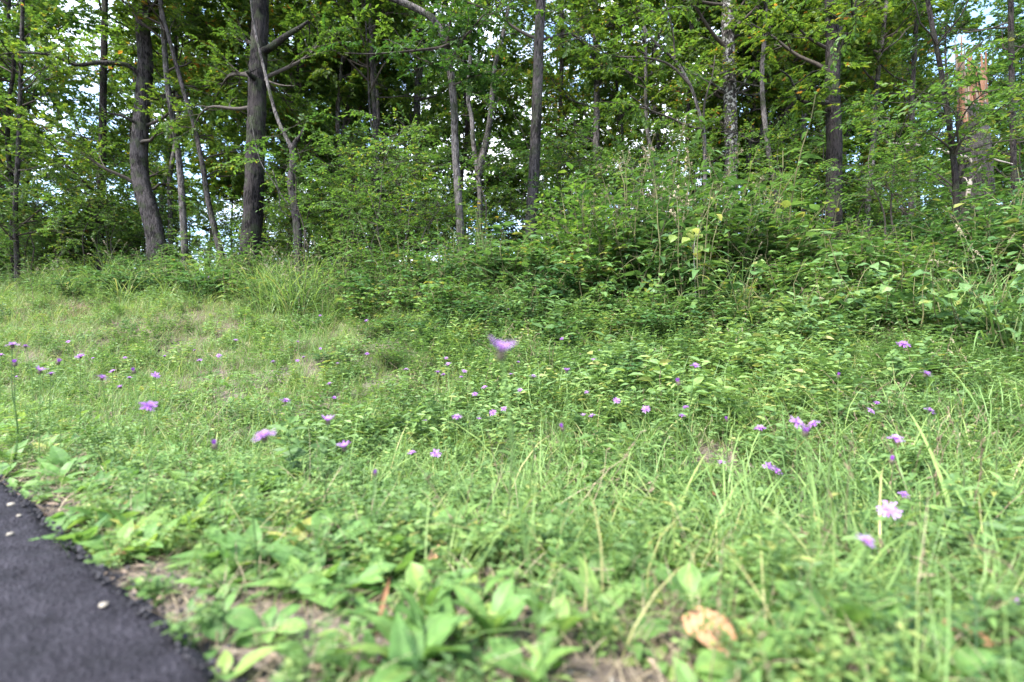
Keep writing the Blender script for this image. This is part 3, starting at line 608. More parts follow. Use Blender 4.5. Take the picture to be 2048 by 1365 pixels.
NUM = 'first second third fourth fifth sixth seventh eighth ninth tenth'.split()+['eleventh','twelfth','thirteenth','fourteenth','fifteenth','sixteenth','seventeenth','eighteenth','nineteenth']+['twentieth']+['twenty-'+w for w in 'first second third fourth fifth sixth seventh eighth ninth'.split()]+['thirtieth']+['thirty-'+w for w in 'first second third fourth fifth sixth seventh eighth ninth'.split()]+['fortieth']
COUNT = {}; FIRST = set()
PLACED = []
def put(kind, px, d, h, rng, wide=1.0):
    if kind == 'sapling':
        for tx, td, w in ((305,13,45),(507,11,60),(920,9.5,40),(1068,10.5,50),(1460,12.5,45),(1667,9.5,60),(1948,10.2,75)):
            if abs(px-tx) < w+95/d*3 and d < td+.4: return
    x = (px-1024)/1024*d; i = int(rng.integers(len(PROTO[kind]))); o = PROTO[kind][i]
    s = h/HT[kind]; sxy = s**.7*wide*rng.uniform(.9,1.15)
    PLACED.append((kind, i, px, d, (x, d, G(x, d)-.02), rng.uniform(0,6.28), (sxy, sxy, s)))
def flush_placed():
    """labels: which one of its kind it is, counted from the front, before the nearest trunk"""
    PLACED.sort(key=lambda p: p[3]); seen = {}
    for kind, i, px, d, loc, rz, sc in PLACED:
        k = PH(px, d); seen[(kind, k)] = seen.get((kind, k), 0)+1
        n = seen[(kind, k)]; ht = HT[kind]*sc[2]
        size = 'knee-high' if ht < .65 else 'waist-high' if ht < 1.1 else 'chest-high' if ht < 1.5 else 'head-high' if ht < 2 else 'towering'
        lab = f'{size} {DESC[kind]} by the {k}, {NUM[n-1]} from the meadow'
        o = PROTO[kind][i]
        if o.name not in FIRST:
            FIRST.add(o.name); o.location = loc; o.rotation_euler = (0,0,rz); o.scale = sc; o['label'] = lab; o['group'] = GRP[kind]
        else: dup(o, loc, rz, sc, lab, GRP[kind])
_dx = [0,300,500,700,1000,1300,1600,1900,2048]
D0 = lambda px: float(np.interp(px, _dx, [11.5,9.6,8.4,7.1,6.4,6.0,5.6,5.1,4.7]))
TOP = lambda px: float(np.interp(px, [0,200,300,480,600,700,850,950,1050,1100,1200,1300,1400,1500,1600,1700,1800,1900,2000,2048], [530,500,482,468,455,430,430,425,430,410,345,315,310,345,390,415,405,415,350,320]))
ru = np.random.default_rng(5)
for row, off in enumerate((0, .55, 1.2, 2.0, 3.0, 4.3)):
    step = [46, 50, 50, 50, 52, 60][row]
    for px in np.arange(-40, 2110, step):
        px = px+ru.uniform(-.4,.4)*step; d = D0(px)*(1+off*.11)+ru.uniform(-.15,.2); x = (px-1024)/1024*d
        hm = CZ+(682-TOP(px))/1024*d-G(x, d)
        if row <= 1 and px < 640: kind = ru.choice(['weed','grass','weed','bramble']); h = ru.uniform(.45,.95); d *= ru.uniform(.92,1.05)
        elif row == 0: kind = ru.choice(['bramble','bush','grass','bramble'] if px > 600 else ['grass','bramble','weed','grass']); h = ru.uniform(.22,.6); d *= ru.uniform(.88,1.05)
        elif row == 1: kind = ru.choice(['bramble','bush','weed','bush']); h = ru.uniform(.5,.85)
        else:
            kind = ru.choice(['weed','bush','bush','weed','bramble'] if px > 550 else ['weed','weed','bramble','bush'])
            if px < 640: kind = ru.choice(['weed','weed','grass','bramble','bush'])
            if kind == 'weed' and px > 1200 and ru.random() < .35: kind = 'seedweed'
            h = max(.4, hm*ru.uniform(.5,1.1)*min(1, .5+.2*row))
            if kind == 'bramble': h = min(h, .8)
            if kind == 'bush': h = min(h, 1.9)
        put(kind, px, d, min(h, 2.7), ru, 1.15 if kind in ('bush','bramble') else 1)
for px, d, h in ((745,9.0,1.9),(700,9.8,1.8),(1250,7.6,1.9),(1150,8,1.7),(1760,8,1.8),(1840,7.2,1.5),(40,14,2.2),(120,13,2.4),(260,14.5,2.4),(160,16.5,3),(60,17,3.2),(340,15,2.4),(600,13,2.3),(880,12,2.0),(980,13,2.1),(1330,10,2.7),(1560,9,2.2),(1720,10,2.4),(1990,7,2.3),(1500,11,2.8),(480,15,2.4),(1100,13,2.4),(1640,12,2.6),(1800,11,2.7),(1400,13,3),(1210,12,2.8),(660,16,3),(780,14,2.6),(1900,10,2.7)):
    put('sapling', px, d, h, ru)
for k in range(120):
    px = ru.uniform(-60, 2110); f = ru.random(); d = D0(px)*(1.35 if px > 700 else 1.25)+f**.8*14
    if 940 < px < 1050 and ru.random() < .25: continue
    put('sapling', px, d, ru.uniform(1.7, 3.2)+.06*d*ru.random(), ru, 1.15)
for k in range(75):
    px = ru.uniform(-60, 2110); d = ru.uniform(15, 31); put('bush', px, d, ru.uniform(1.8, 3.2), ru, 1.5)
for k in range(30):
    px = ru.uniform(-20, 1080); d = ru.uniform(13.6, 21); put('sapling', px, d, ru.uniform(2.4, 4.6), ru, 1.25)
for k in range(40):
    px = ru.uniform(60, 760); d = D0(px)*ru.uniform(.93, 1.22); put('grass' if ru.random() < .55 else 'weed', px, d, ru.uniform(.6, 1.05), ru, 1.1)
for k in range(84):
    px = ru.uniform(560, 2090); d = D0(px)*ru.uniform(1.25, 2.1); put('sapling', px, d, ru.uniform(2.0, 3.9), ru, 1.1)
for k in range(26):
    px = ru.uniform(-40, 620); d = D0(px)*ru.uniform(1.3, 1.9); put('sapling', px, d, ru.uniform(1.6, 3.2), ru, 1.2)
for px, d, h in ((1345,5.8,2.2),(1290,6.3,2.1),(1395,5.5,1.75),(1250,6.7,2.2),(1450,6.5,2.2),(1490,6.9,2.3)): put('seedweed' if px in (1345,1290,1250) else 'weed', px, d, h, ru)
put('pinnate', 1615, 7.2, 1.7, ru)
for px, d, h in ((1985,4.4,.95),(2040,4.0,1.1),(1880,4.7,.75),(1950,4.6,.85),(1480,5.6,.9),(640,7.6,.8),(560,8.2,.8)): put('grass', px, d, h, ru)
for k in range(46):
    px = ru.uniform(560, 2080); d = D0(px)*ru.uniform(.66, .98); put(str(ru.choice(['bramble','bramble','bush','grass'])), px, d, ru.uniform(.18,.4), ru, 1.1)
def leaf_part_mesh(rng, w=.6):
    n = 6; u = np.linspace(0,1,n); half = w/2*np.array([.15,.75,1.0,.82,.45,.02]); rows = []
    for i in range(n):
        z = -.22*u[i]**2+.05*rng.normal()*(0 < i < n-1)
        rows += [[u[i], -half[i], z+.22*half[i]], [u[i], 0, z], [u[i], half[i], z+.22*half[i]]]
    f = [[3*i+j, 3*i+j+1, 3*i+4+j, 3*i+3+j] for i in range(n-1) for j in range(2)]
    mb = MB(); t = np.tile([.45,.62,.45], n)+rng.normal(0,.1); mb.add(rows, f, t); return mb.mesh('leaf', M['weed'], False)
def broad_shrubs():
    rng = np.random.default_rng(55); lm = [leaf_part_mesh(rng, w) for w in (.55,.62,.7,.5,.66)]
    n = 0
    for px, d, h, n_leaf, lab in ((1395,5.5,.9,18,'left of the yellowing vine seedling'),(1500,5.2,.85,18,'bright green, low in front of the lichen-spotted trunk'),(1580,5.0,.95,20,'bright, before the feathery seedling'),(1640,4.8,.75,16,'low, with leaves turned flat to the sky'),
        (1700,5.1,1.05,20,'below the dark hooked-branch trunk'),(1760,4.7,.8,18,'dark-hollowed, right of the dark trunk'),(1830,4.5,.9,20,'below the bleached bough'),(1900,4.3,.85,20,'with long pointed leaves below the small forking tree'),(1960,4.1,.8,18,'beside the seed-spiked grass at the right'),(2030,3.9,1.1,20,'outermost at the right, before the slim edge trunk'),
        (1290,5.8,.75,16,'left of the seedhead-topped weeds'),(1180,6.0,.7,16,'at the foot of the tall clean centre trunk'),(1060,6.3,.65,14,'in the hollow by the centre trunk'),(700,7.0,.7,14,'at the dark gap below the thin grey pole trunk'),(820,6.8,.6,14,'small, below the grey trunk with a knot hole')):
        x = (px-1024)/1024*d; root = thing('broadleaf_shrub', 'broad-leaved shrub '+lab, 'shrub', (x, d, G(x,d)-.02), group='broad-leaved shrubs at the wood edge'); st = MB(); tips = []
        for k in range(4):
            a = rng.uniform(0,6.28); p = limb(rng, [0,0,-.03], [math.cos(a)*.4, math.sin(a)*.4, 1], h*rng.uniform(.7,1), 7, .1, .1); tube(st, p, np.linspace(.006,.002,7), 5, cap=False); tips.append(smooth_path(p,.04)[0])
        part('stems', st.mesh('stems', M['weedstem']), root)
        for k in range(n_leaf*2):
            q = tips[k%4]; c = q[int(rng.uniform(.3,1)*(len(q)-1))]; a = rng.uniform(0,6.28); o = part('leaf', lm[int(rng.integers(5))], root); l = rng.uniform(.085,.15)
            o.location = c+np.array([math.cos(a), math.sin(a), .1])*.02; o.rotation_euler = Euler((rng.normal(0,.3), rng.uniform(-.35,.5), a)); o.scale = (l,l,l)
broad_shrubs()
flush_placed()
def yellow_weed():
    root = proto_weed(30, name='yellow_flowered_weed', H=1.35, nst=4); d = 7.6; x = (970-1024)/1024*d
    root.location = (x, d, G(x, d)-.02); root['label'] = 'weed with drooping leaves and a spray of small yellow blooms below the forked trunk'
    rng = np.random.default_rng(8); ztop = CZ+(682-440)/1024*d-G(x,d)
    st = MB(); pe = MB()
    for k in range(9):
        c = np.array([rng.normal(0,.12), rng.normal(0,.1), ztop+rng.normal(0,.09)]); tube(st, [[c[0]*.3, c[1]*.3, ztop-.45], [c[0]*.7,c[1]*.7,ztop-.2], c], [.004,.003,.002], 4)
        n = 10; a = np.arange(n)/n*2*PI; dv = np.stack([np.cos(a), np.sin(a), np.full(n,.15)], 1); leaves(pe, np.repeat(c[None],n,0), dv, [0,0,1], .03, .011, rng.uniform(0,1,n), T_SIMPLE, .3)
    part('flower_stems', st.mesh('flower_stems', M['stem']), root); part('petals', pe.mesh('petals', M['yellow']), root)
yellow_weed()
def vine():
    d = 5.5; x = (1390-1024)/1024*d; g = G(x, d); o = np.array([x, d, g])
    root = thing('yellowing_vine_seedling', 'thin pale stem with heart-shaped yellow-green leaves before the tall seedhead weeds', 'seedling', tuple(o)); rng = np.random.default_rng(4)
    st = MB(); q, u = smooth_path([[0,0,-.05], [.01,0,.3], np.array(P(1388,500,d))-o, np.array(P(1396,450,d))-o], .05); tube(st, q, .005*(1-.4*u), 5); part('stem', st.mesh('stem', M['deadwood']), root)
    for k in range(9):
        c = np.array(P(1385+rng.normal(0,20), 470+rng.normal(0,22), d+rng.normal(0,.06)))-o; a = rng.uniform(0,6.28); m = MB(); leaves(m, [c], [[math.cos(a), -abs(math.sin(a)), -.7]], [[0,-.6,.6]], .12, .10, rng.uniform(.3,.9), T_OVATE, .2)
        part('leaf', m.mesh('leaf', M['yellow_leaf']), root)
vine()

# ------------------------------------------------------------------ ground cover: points that carry small plants
def scatter(name, protos, pts, rots, scl, idx):
    cl = bpy.data.collections.new(name+'_kinds')
    for i, me in enumerate(protos):
        o = bpy.data.objects.new(f'{name}_kind_{i:02d}', me); cl.objects.link(o)
    me = bpy.data.meshes.new(name); n = len(pts); me.vertices.add(n); me.vertices.foreach_set('co', np.asarray(pts, np.float32).ravel())
    a = me.attributes.new('rot', 'FLOAT_VECTOR', 'POINT'); a.data.foreach_set('vector', np.asarray(rots, np.float32).ravel())
    a = me.attributes.new('scl', 'FLOAT', 'POINT'); a.data.foreach_set('value', np.asarray(scl, np.float32))
    a = me.attributes.new('idx', 'INT', 'POINT'); a.data.foreach_set('value', np.asarray(idx, np.int32))
    o = link(name, me, kind='stuff')
    g = bpy.data.node_groups.new(name, 'GeometryNodeTree')
    g.interface.new_socket('Geometry', in_out='INPUT', socket_type='NodeSocketGeometry'); g.interface.new_socket('Geometry', in_out='OUTPUT', socket_type='NodeSocketGeometry')
    N = g.nodes.new; gi = N('NodeGroupInput'); go = N('NodeGroupOutput'); ip = N('GeometryNodeInstanceOnPoints'); ci = N('GeometryNodeCollectionInfo')
    ci.inputs['Collection'].default_value = cl; ci.inputs['Separate Children'].default_value = True; ci.inputs['Reset Children'].default_value = True
    def na(t, nm):
        q = N('GeometryNodeInputNamedAttribute'); q.data_type = t; q.inputs[0].default_value = nm; return q.outputs[0]
    ip.inputs['Pick Instance'].default_value = True
    K = g.links.new
    K(gi.outputs[0], ip.inputs['Points']); K(ci.outputs[0], ip.inputs['Instance']); K(na('INT','idx'), ip.inputs['Instance Index']); K(na('FLOAT_VECTOR','rot'), ip.inputs['Rotation']); K(na('FLOAT','scl'), ip.inputs['Scale'])
    K(ip.outputs[0], go.inputs[0])
    o.modifiers.new('scatter', 'NODES').node_group = g
    return o
def k_herb(rng, n=9, rad=.09, h=(.07,.2), ll=(.02,.045), lw=.5, m='herb'):
    lv = MB(); 
    for k in range(n):
        az = rng.uniform(0,6.28); hh = rng.uniform(*h); p = limb(rng, [rng.normal(0,rad*.6), rng.normal(0,rad*.6), -.01], [math.cos(az)*.5, math.sin(az)*.5, 1], hh, 5, 0, .12); tube(lv, p, np.linspace(.0016,.0008,5), 3, tint=.4, cap=False)
        q, u = smooth_path(p, .022); q = q[2:]; c = len(q); a0 = rng.uniform(0,6.28)
        for sg in (0, PI):
            a = a0+np.arange(c)*PI/2+sg+rng.normal(0,.3,c); hv = np.stack([np.cos(a), np.sin(a), rng.uniform(.1,.6,c)], 1); l = rng.uniform(*ll, c)
            leaves(lv, q, hv, np.array([0,0,1])+rng.normal(0,.25,(c,3)), l, l*lw, np.clip(rng.normal(.45,.2,c),0,1), T_SIMPLE, rng.uniform(.1,.4,c))
    return lv.mesh('herb', M[m])
def k_grass(rng, n=16, rad=.05, L=(.1,.28), w=(.002,.0045), m='grass', el=(.9,1.5), bend=(.3,1.5), tb=.5):
    b = np.stack([rng.normal(0,rad,n), rng.normal(0,rad,n), np.full(n,-.01)], 1); mb = MB()
    blades(mb, b, rng.uniform(0,6.28,n), rng.uniform(*el,n), rng.uniform(*L,n), rng.uniform(*w,n), rng.uniform(*bend,n), np.clip(rng.normal(tb,.2,n),0,1), 4)
    return mb.mesh('tuft', M[m])
def k_broad(rng, n=8, ll=(.03,.06), lw=.5, el=(.15,.9)):
    mb = MB(); a = np.arange(n)*2.4+rng.normal(0,.3,n); e = rng.uniform(*el,n); d = np.stack([np.cos(a)*np.cos(e), np.sin(a)*np.cos(e), np.sin(e)], 1); l = rng.uniform(*ll,n)
    st = rng.uniform(.004,.02,(n,1)); leaves(mb, d*st, d, np.stack([-np.cos(a)*np.sin(e), -np.sin(a)*np.sin(e), np.cos(e)],1)+rng.normal(0,.15,(n,3)), l, l*lw*rng.uniform(.8,1.2,n), np.clip(rng.normal(.5,.2,n),0,1), T_OVATE, rng.uniform(.2,.8,n))
    return mb.mesh('broadleaf', M['rosette'])
def k_clover(rng):
    mb = MB(); n = 26; o = np.stack([rng.normal(0,.07,n), rng.normal(0,.07,n), rng.uniform(.03,.10,n)], 1)
    for q in o:
        tube(mb, [[q[0]*.7,q[1]*.7,0], q], [.0012,.0009], 3, tint=.4, cap=False); a = rng.uniform(0,6.28)+np.array([0,2.09,4.19]); l = rng.uniform(.014,.024)
        leaves(mb, np.repeat(q[None],3,0), np.stack([np.cos(a), np.sin(a), np.full(3,.15)],1), np.array([0,0,1])+rng.normal(0,.3,3), l, l*.9, np.clip(rng.normal(.35,.15),0,1), T_SIMPLE, .1)
    return mb.mesh('clover', M['herb'])
def k_vetch(rng):
    mb = MB()
    for k in range(6):
        a = rng.uniform(0,6.28); p = limb(rng, [rng.normal(0,.04), rng.normal(0,.04), 0], [math.cos(a), math.sin(a), 1.0], rng.uniform(.14,.26), 7, .35, .15); q, u = smooth_path(p, .014); q = q[2:]; m = len(q); t = unit(np.gradient(q,axis=0)); sd_ = unit(np.cross(t,[0,0,1])); tube(mb, q[::3], .0009, 3, tint=.4, cap=False)
        for sg in (-1,1): leaves(mb, q, sd_*sg+t*.4, np.array([0,0,1])+rng.normal(0,.2,(m,3)), .024*(1.1-u[2:]), .006, np.clip(rng.normal(.4,.15),0,1))
    return mb.mesh('vetch', M['bush'])
def k_deadstem(rng):
    mb = MB()
    for k in range(4):
        a = rng.uniform(0,6.28); p = limb(rng, [rng.normal(0,.05), rng.normal(0,.05), 0], [math.cos(a)*.7, math.sin(a)*.7, 1], rng.uniform(.15,.38), 6, .1, .12); tube(mb, p, np.linspace(.0016,.0007,6), 3, tint=.3, cap=False)
        n = 7; d = rng.normal(0,1,(n,3)); leaves(mb, p[rng.integers(2,6,n)], d, d[:, ::-1]+.1, rng.uniform(.007,.018,n), .005, rng.uniform(0,.6,n), T_SIMPLE, .8)
    return mb.mesh('dead_stem', M['straw'])
rg = np.random.default_rng(21)
kinds = [k_herb(rg) for i in range(5)] + [k_herb(rg, 7, .08, (.12,.30), (.03,.06), .42) for i in range(4)] \
      + [k_grass(rg) for i in range(4)] + [k_grass(rg, 10, .05, (.22,.42), (.003,.006), bend=(.5,1.7)) for i in range(3)] \
      + [k_grass(rg, 18, .05, (.08,.25), (.0015,.003), 'straw', (.2,1.3), (.2,1.6)) for i in range(3)] + [k_broad(rg, 9, (.022,.05), .62 if i % 2 else .45) for i in range(5)] \
      + [k_grass(rg, 26, .05, (.05,.12), (.0015,.003)) for i in range(3)] + [k_broad(rg, 7, (.045,.09), .48, (.1,1.1)) for i in range(5)] \
      + [k_clover(rg) for i in range(3)] + [k_vetch(rg) for i in range(3)] + [k_herb(rg, 3, .06, (.18,.34), (.05,.085), .46) for i in range(4)] + [k_deadstem(rg) for i in range(3)]
HERB, TALLHERB, GRASS, LONG, STRAW, BROAD, TURF, BIG, CLOVER, VETCH, PAIR, DEADST = (0,5), (5,9), (9,13), (13,16), (16,19), (19,24), (24,27), (27,32), (32,35), (35,38), (38,42), (42,45)
def vnoise(x, y, f, s):
    return (np.sin(x*f+s)*np.sin(y*f*1.13+2*s)+np.sin(x*f*2.3+y*f*1.7+3*s)*.6+np.sin(x*f*.6-y*f*.9+s*5)*.7)/2.3*.5+.5
BARE = [(hit(px,py), r) for px,py,r in ((1100,1310,.15),(1330,1225,.15),(960,1200,.10),(470,1240,.12),(640,1280,.09),(1290,1350,.13),(250,1150,.07),(880,1160,.06),(1010,1180,.07),(560,1330,.08),(760,1300,.07),(1700,1330,.06),(780,740,.35),(370,640,.7),(250,660,.9),(120,620,1.0))]
def bareness(x, y):
    b = np.zeros(len(x))
    for (bx, by), r in BARE:
        if r < .3: r *= 1.25
        b = np.maximum(b, (1 if r < .3 else .5)*np.clip(1.35-np.hypot(x-bx, (y-by)/(1 if r < .2 else 1.4))/r, 0, 1))
    return b
def cover():
    out = {}
    def field(dens, d0, d1, spread=1.12):
        """random points of the wedge in view (with a margin), dens per square metre"""
        n = int(dens*(d1*d1-d0*d0)*spread); y = np.sqrt(rg.uniform(d0*d0, d1*d1, n)); x = y*rg.uniform(-spread, spread, n)
        x = x+rg.normal(0,.15,n); return x, y
    X=[];Y=[];S=[];I=[];T=[]
    def emit(x, y, lohi, s, tilt=.12):
        n = len(x); X.append(x); Y.append(y); S.append(s*np.ones(n)*rg.uniform(.75,1.3,n)); I.append(rg.integers(*lohi, n)); T.append(np.full(n, tilt))
    edge = lambda x, y: y - np.interp((x/np.maximum(y,.1))*1024+1024, _dx, [D0(p) for p in _dx])    # metres beyond the wood edge
    def sel(x, y, p): return rg.random(len(x)) < p
    for d0, d1, k in ((.25, 1.3, 2.6), (1.3, 2.8, 1.5), (2.8, 5, 1.0), (5, 8, .75), (8, 13, .5), (13, 20, .22)):
        for lohi, dens, tilt, sc in ((HERB, 80, .15, 1), (TALLHERB, 24, .15, 1), (GRASS, 105, .2, 1), (LONG, 40, .2, 1), (STRAW, 50, .3, 1), (BROAD, 95, .15, 1), (BIG, 72, .2, 1.1), (CLOVER, 40, .1, 1), (VETCH, 30, .15, 1), (PAIR, 34, .15, 1), (DEADST, 8, .3, 1), (TURF, 90, .15, 1)):
            x, y = field(dens*k, d0, d1); s = road_s(x, y); e = edge(x, y); left = np.clip(-(x-.1)/2.0, 0, 1)*np.clip((y-1.8)/1.8, 0, 1)
            n1 = vnoise(x, y, 1.7, lohi[0]); n2 = vnoise(x, y, 4.3, lohi[0]+2); w = np.clip(.15+1.5*n1*n2*2, 0, 1)
            bare = .6*(1-np.clip((s-.0)/.4, 0, 1)); bp = bareness(x, y); bare = np.maximum(bare, bp*1.0)
            if lohi in (HERB, TALLHERB): p = (w*.45+.55*np.clip((vnoise(x, y, 1.5, 9+lohi[0])-.35)*3, .05, 1))*(1-.75*left)*(1-.9*bare)*np.where((y < 2.7) & (s > .5), .75, 1)
            elif lohi == GRASS: p = (1-.5*(x < .1)*(s < 1.3)*(y < 2.6))*w*(.75+.25*left)*(1-.75*bare)*(1-.7*bp*(y < 2))
            elif lohi == LONG: p = w*np.clip(.55+.3*x, .12, 1)*np.clip((s-.3)/.4, 0, 1)*np.where(y > 3, .6, .7)
            elif lohi == STRAW: p = np.clip(.12+.65*left+.35*bare+.5*bp+.6*(n2>.66), 0, 1)
            elif lohi in (CLOVER, VETCH, PAIR): p = np.clip((vnoise(x, y, 2.1, lohi[0]*.7)-.52)*7, 0.03, 1)*(np.clip(x-.1, .04, 1) if lohi == PAIR else 1)*(1-.7*left)*(1-.8*bp)
            elif lohi == DEADST: p = np.clip(.3+1.2*(n1-.3), .1, 1)*np.clip(.25+s*.4, 0, 1)
            elif lohi == BIG: p = np.clip(1.5-s*.6, .03, 1)*np.clip(w*1.5,.3,1)*(1-.9*bp)
            elif lohi == BROAD: p = np.clip(w*1.5,.35,1)*np.clip(1.6-s*.7, .05, 1)*(1-.8*bp)
            else: p = (1-.55*(x < .2)*(s < 1.2)*(y < 2.6))*np.clip(.3+.7*left+.3*w, 0, 1)*(1-.6*bare)*(1-.8*bp*(y < 2))
            if lohi == LONG: p = p*(s < 5)
            near = np.clip((np.hypot(x, y)-.35)/.45, 0, 1)
            if lohi not in (BROAD, BIG, STRAW): p = p*(.25+.75*near)
            p = p*(s > .015)*np.where(e > .6, .35 if lohi in (HERB, STRAW) else .12, 1)
            m = sel(x, y, p); sz = sc*(1+.5*np.clip((d0-2)/6,0,1))
            sz = sz*np.where(left[m] > .5, .8, 1)*np.clip(.5+(s[m]-.15)*.5, .85 if lohi in (BIG, BROAD) else .45, 1)*(.72 if lohi in (HERB, TALLHERB) and d1 < 3 else 1)
            emit(x[m], y[m], lohi, sz*(.55+.45*near[m])*(.6 if lohi == PAIR and d1 < 2 else 1), tilt)
    x = np.concatenate(X); y = np.concatenate(Y); s = np.concatenate(S); i = np.concatenate(I); t = np.concatenate(T)
    keep = ~((np.hypot(x, y) < .33)); x,y,s,i,t = x[keep],y[keep],s[keep],i[keep],t[keep]
    n = len(x); rot = np.stack([rg.normal(0,1,n)*t, rg.normal(0,1,n)*t, rg.uniform(0,6.28,n)], 1)
    print('cover points', n)
    scatter('meadow_ground_cover', kinds, np.stack([x,y,ground(x,y)],1), rot, s, i)
cover()
def litter():
    rng = np.random.default_rng(42); ks = []
    for i in range(5):   # grit
        m = MB(); th = rng.uniform(0,6.28,7); 
        v = rng.normal(0,1,(10,3)); v = unit(v)*[.005,.004,.003]*rng.uniform(.7,1.2,(10,1))
        import bmesh
        bm = bmesh.new(); [bm.verts.new(q) for q in v]; bmesh.ops.convex_hull(bm, input=bm.verts); me = bpy.data.meshes.new('grit'); bm.to_mesh(me); bm.free(); me.materials.append(M['chip' if i < 3 else 'stone']); ks.append(me)
    for i in range(5):   # scraps of dead leaf
        m = MB(); l = rng.uniform(.012,.03); leaves(m, [[0,0,.004]], [[1,0,.1]], [[0,.2,1]], l, l*.5, rng.random(), T_OVATE, rng.uniform(-.4,.5)); ks.append(m.mesh('scrap', M['scrap']))
    for i in range(4):   # lying straw
        m = MB(); k = 5; blades(m, np.stack([rng.normal(0,.02,k), rng.normal(0,.02,k), np.full(k,.006)],1), rng.uniform(0,6.28,k), rng.uniform(.05,.35,k), rng.uniform(.04,.12,k), rng.uniform(.0008,.0019,k), rng.uniform(.3,1.4,k), rng.random(k), 4); ks.append(m.mesh('straw', M['straw']))
    n = 5200; t = rng.uniform(-1.5, 3, n); s = np.abs(rng.normal(0,.05,n))-.02; c = rng.random(n) < .55; s = np.where(c, s, rng.uniform(0,.75,n))
    xy = E0[None]+t[:,None]*U[None]+s[:,None]*N_[None]; idx = np.where(c, rng.integers(0,3,n), np.where(rng.random(n)<.55, rng.integers(0,5,n), rng.integers(5,10,n)))
    x, y = xy.T; z = np.where(s < 0.0, .002, ground(x,y)+.002)
    m2 = 2500; y2 = np.sqrt(rng.uniform(1, 160, m2)); x2 = y2*rng.uniform(-1.1,1.1,m2); x = np.r_[x,x2]; y = np.r_[y,y2]; z = np.r_[z, ground(x2,y2)+.01]; idx = np.r_[idx, rng.integers(5,10,m2)]; m3 = 2300; t3 = rng.uniform(-1.6,2.6,m3); s3 = .05+np.abs(rng.normal(.2,.4,m3)); q3 = E0[None]+t3[:,None]*U[None]+s3[:,None]*N_[None]; x = np.r_[x,q3[:,0]]; y = np.r_[y,q3[:,1]]; z = np.r_[z, ground(q3[:,0],q3[:,1])+.004]; idx = np.r_[idx, rng.integers(10,14,m3)]; m2 += m3
    sc = np.r_[rng.uniform(.5,1.5,n), rng.uniform(.7,1.4,m2)]; ok = (road_s(x,y) > -.03); x,y,z,idx,sc = x[ok],y[ok],z[ok],idx[ok],sc[ok]; N2 = len(x)
    scatter('verge_litter', ks, np.stack([x,y,z],1), np.stack([rng.normal(0,.3,N2), rng.normal(0,.3,N2), rng.uniform(0,6.28,N2)],1), sc, idx)
litter()

# ------------------------------------------------------------------ foreground rosettes: every leaf a part
def leaf_mesh(rng, w=.38, curl=.5, wav=.06):
    n = 7; u = np.linspace(0,1,n); half = w/2*np.array([.12,.28,.62,.95,1.0,.72,.03]); rows = []
    for i in range(n):
        z = .28*math.sin(u[i]*PI*.9)*curl-.12*u[i]**2*curl
        e1, e2 = rng.normal(0,wav*w,2)
        rows += [[u[i], -half[i], z+.12*half[i]+e1], [u[i], -half[i]*.45, z+.10*half[i]], [u[i], 0, z-.02], [u[i], half[i]*.45, z+.10*half[i]], [u[i], half[i], z+.12*half[i]+e2]]
    f = [[5*i+j, 5*i+j+1, 5*i+5+j+1, 5*i+5+j] for i in range(n-1) for j in range(4)]
    mb = MB(); t = np.tile([.55,.5,.78,.5,.55], n); mb.add(rows, f, t*.9+rng.normal(0,.05)); return mb.mesh('leaf', M['rosette'], True)
rl = np.random.default_rng(9)
LM = [leaf_mesh(rl, w) for w in (.3,.36,.42,.5,.34,.46)]
ROS = [ # px, py of the base, leaf length in metres, leaves, upright, what sets it apart
 (640,1112,.125,9,.45,'large star-shaped rosette of toothless long leaves over bare grit'),(985,1290,.095,5,1.15,'upright broad leaves with a crisp midrib in front of the dry grit'),(855,1235,.085,6,.9,'broad oval leaf cluster beside the curled brown stalk leaf'),
 (1105,1300,.085,5,1.1,'pair of narrow upright yellow-green leaves by the pale grit'),(825,1352,.10,6,.7,'big pale leaf cluster at the near verge edge below the brown stalk'),(1060,1368,.08,6,.6,'yellow-green low leaves close to the lens'),
 (1385,1235,.10,5,1.05,'blue-green upright leaves beside the dry straw patch'),(1690,1300,.13,6,.9,'tall broad leaf pointing down right over the orange dead leaf'),(1560,1250,.10,5,1.0,'upright leaf pair behind the large orange dead leaf'),
 (1500,1365,.09,7,.5,'flat leaves in front of the large orange dead leaf'),(1850,1365,.10,7,.6,'blurred leaf clump nearest the grass side of the verge'),(110,1075,.085,6,.35,'low leaf rosette reaching over the asphalt edge'),
 (245,1095,.075,7,.4,'small rosette below the long brown curled leaf'),(400,1015,.08,7,.45,'glossy rosette right of the long brown curled leaf'),(180,985,.07,7,.45,'rosette of round leaves close above the asphalt edge'),
 (520,1140,.07,6,.5,'small rosette between asphalt edge and star-shaped rosette'),(430,1190,.06,6,.45,'small ragged rosette on grit near the asphalt'),(690,1195,.08,6,.5,'leaf cluster under the star-shaped rosette'),
 (330,1060,.06,7,.4,'tight rosette under the long brown curled leaf'),(540,1270,.065,6,.5,'sprawling rosette on the grit by the lower asphalt edge'),(620,1330,.06,6,.4,'lowest small rosette beside the asphalt edge'),
 (780,1130,.09,7,.6,'leafy rosette right of the star-shaped one'),(930,1130,.08,6,.8,'upright leafy tuft above the dry grit'),(1250,1290,.07,6,.5,'low leaves among dry straw'),(300,965,.075,7,.5,'rosette among fine grass above the brown curled leaf'),
 (470,950,.085,7,.7,'leafy rosette in the bright verge grass'),(560,985,.11,6,.8,'long-leaved rosette with one dark raised leaf'),(730,1010,.09,7,.7,'leafy rosette below the two pink blooms'),
 (1180,1180,.09,6,.8,'leafy tuft in the middle of the verge grass'),(1960,1290,.11,6,.9,'leafy clump under the long arching blades')]
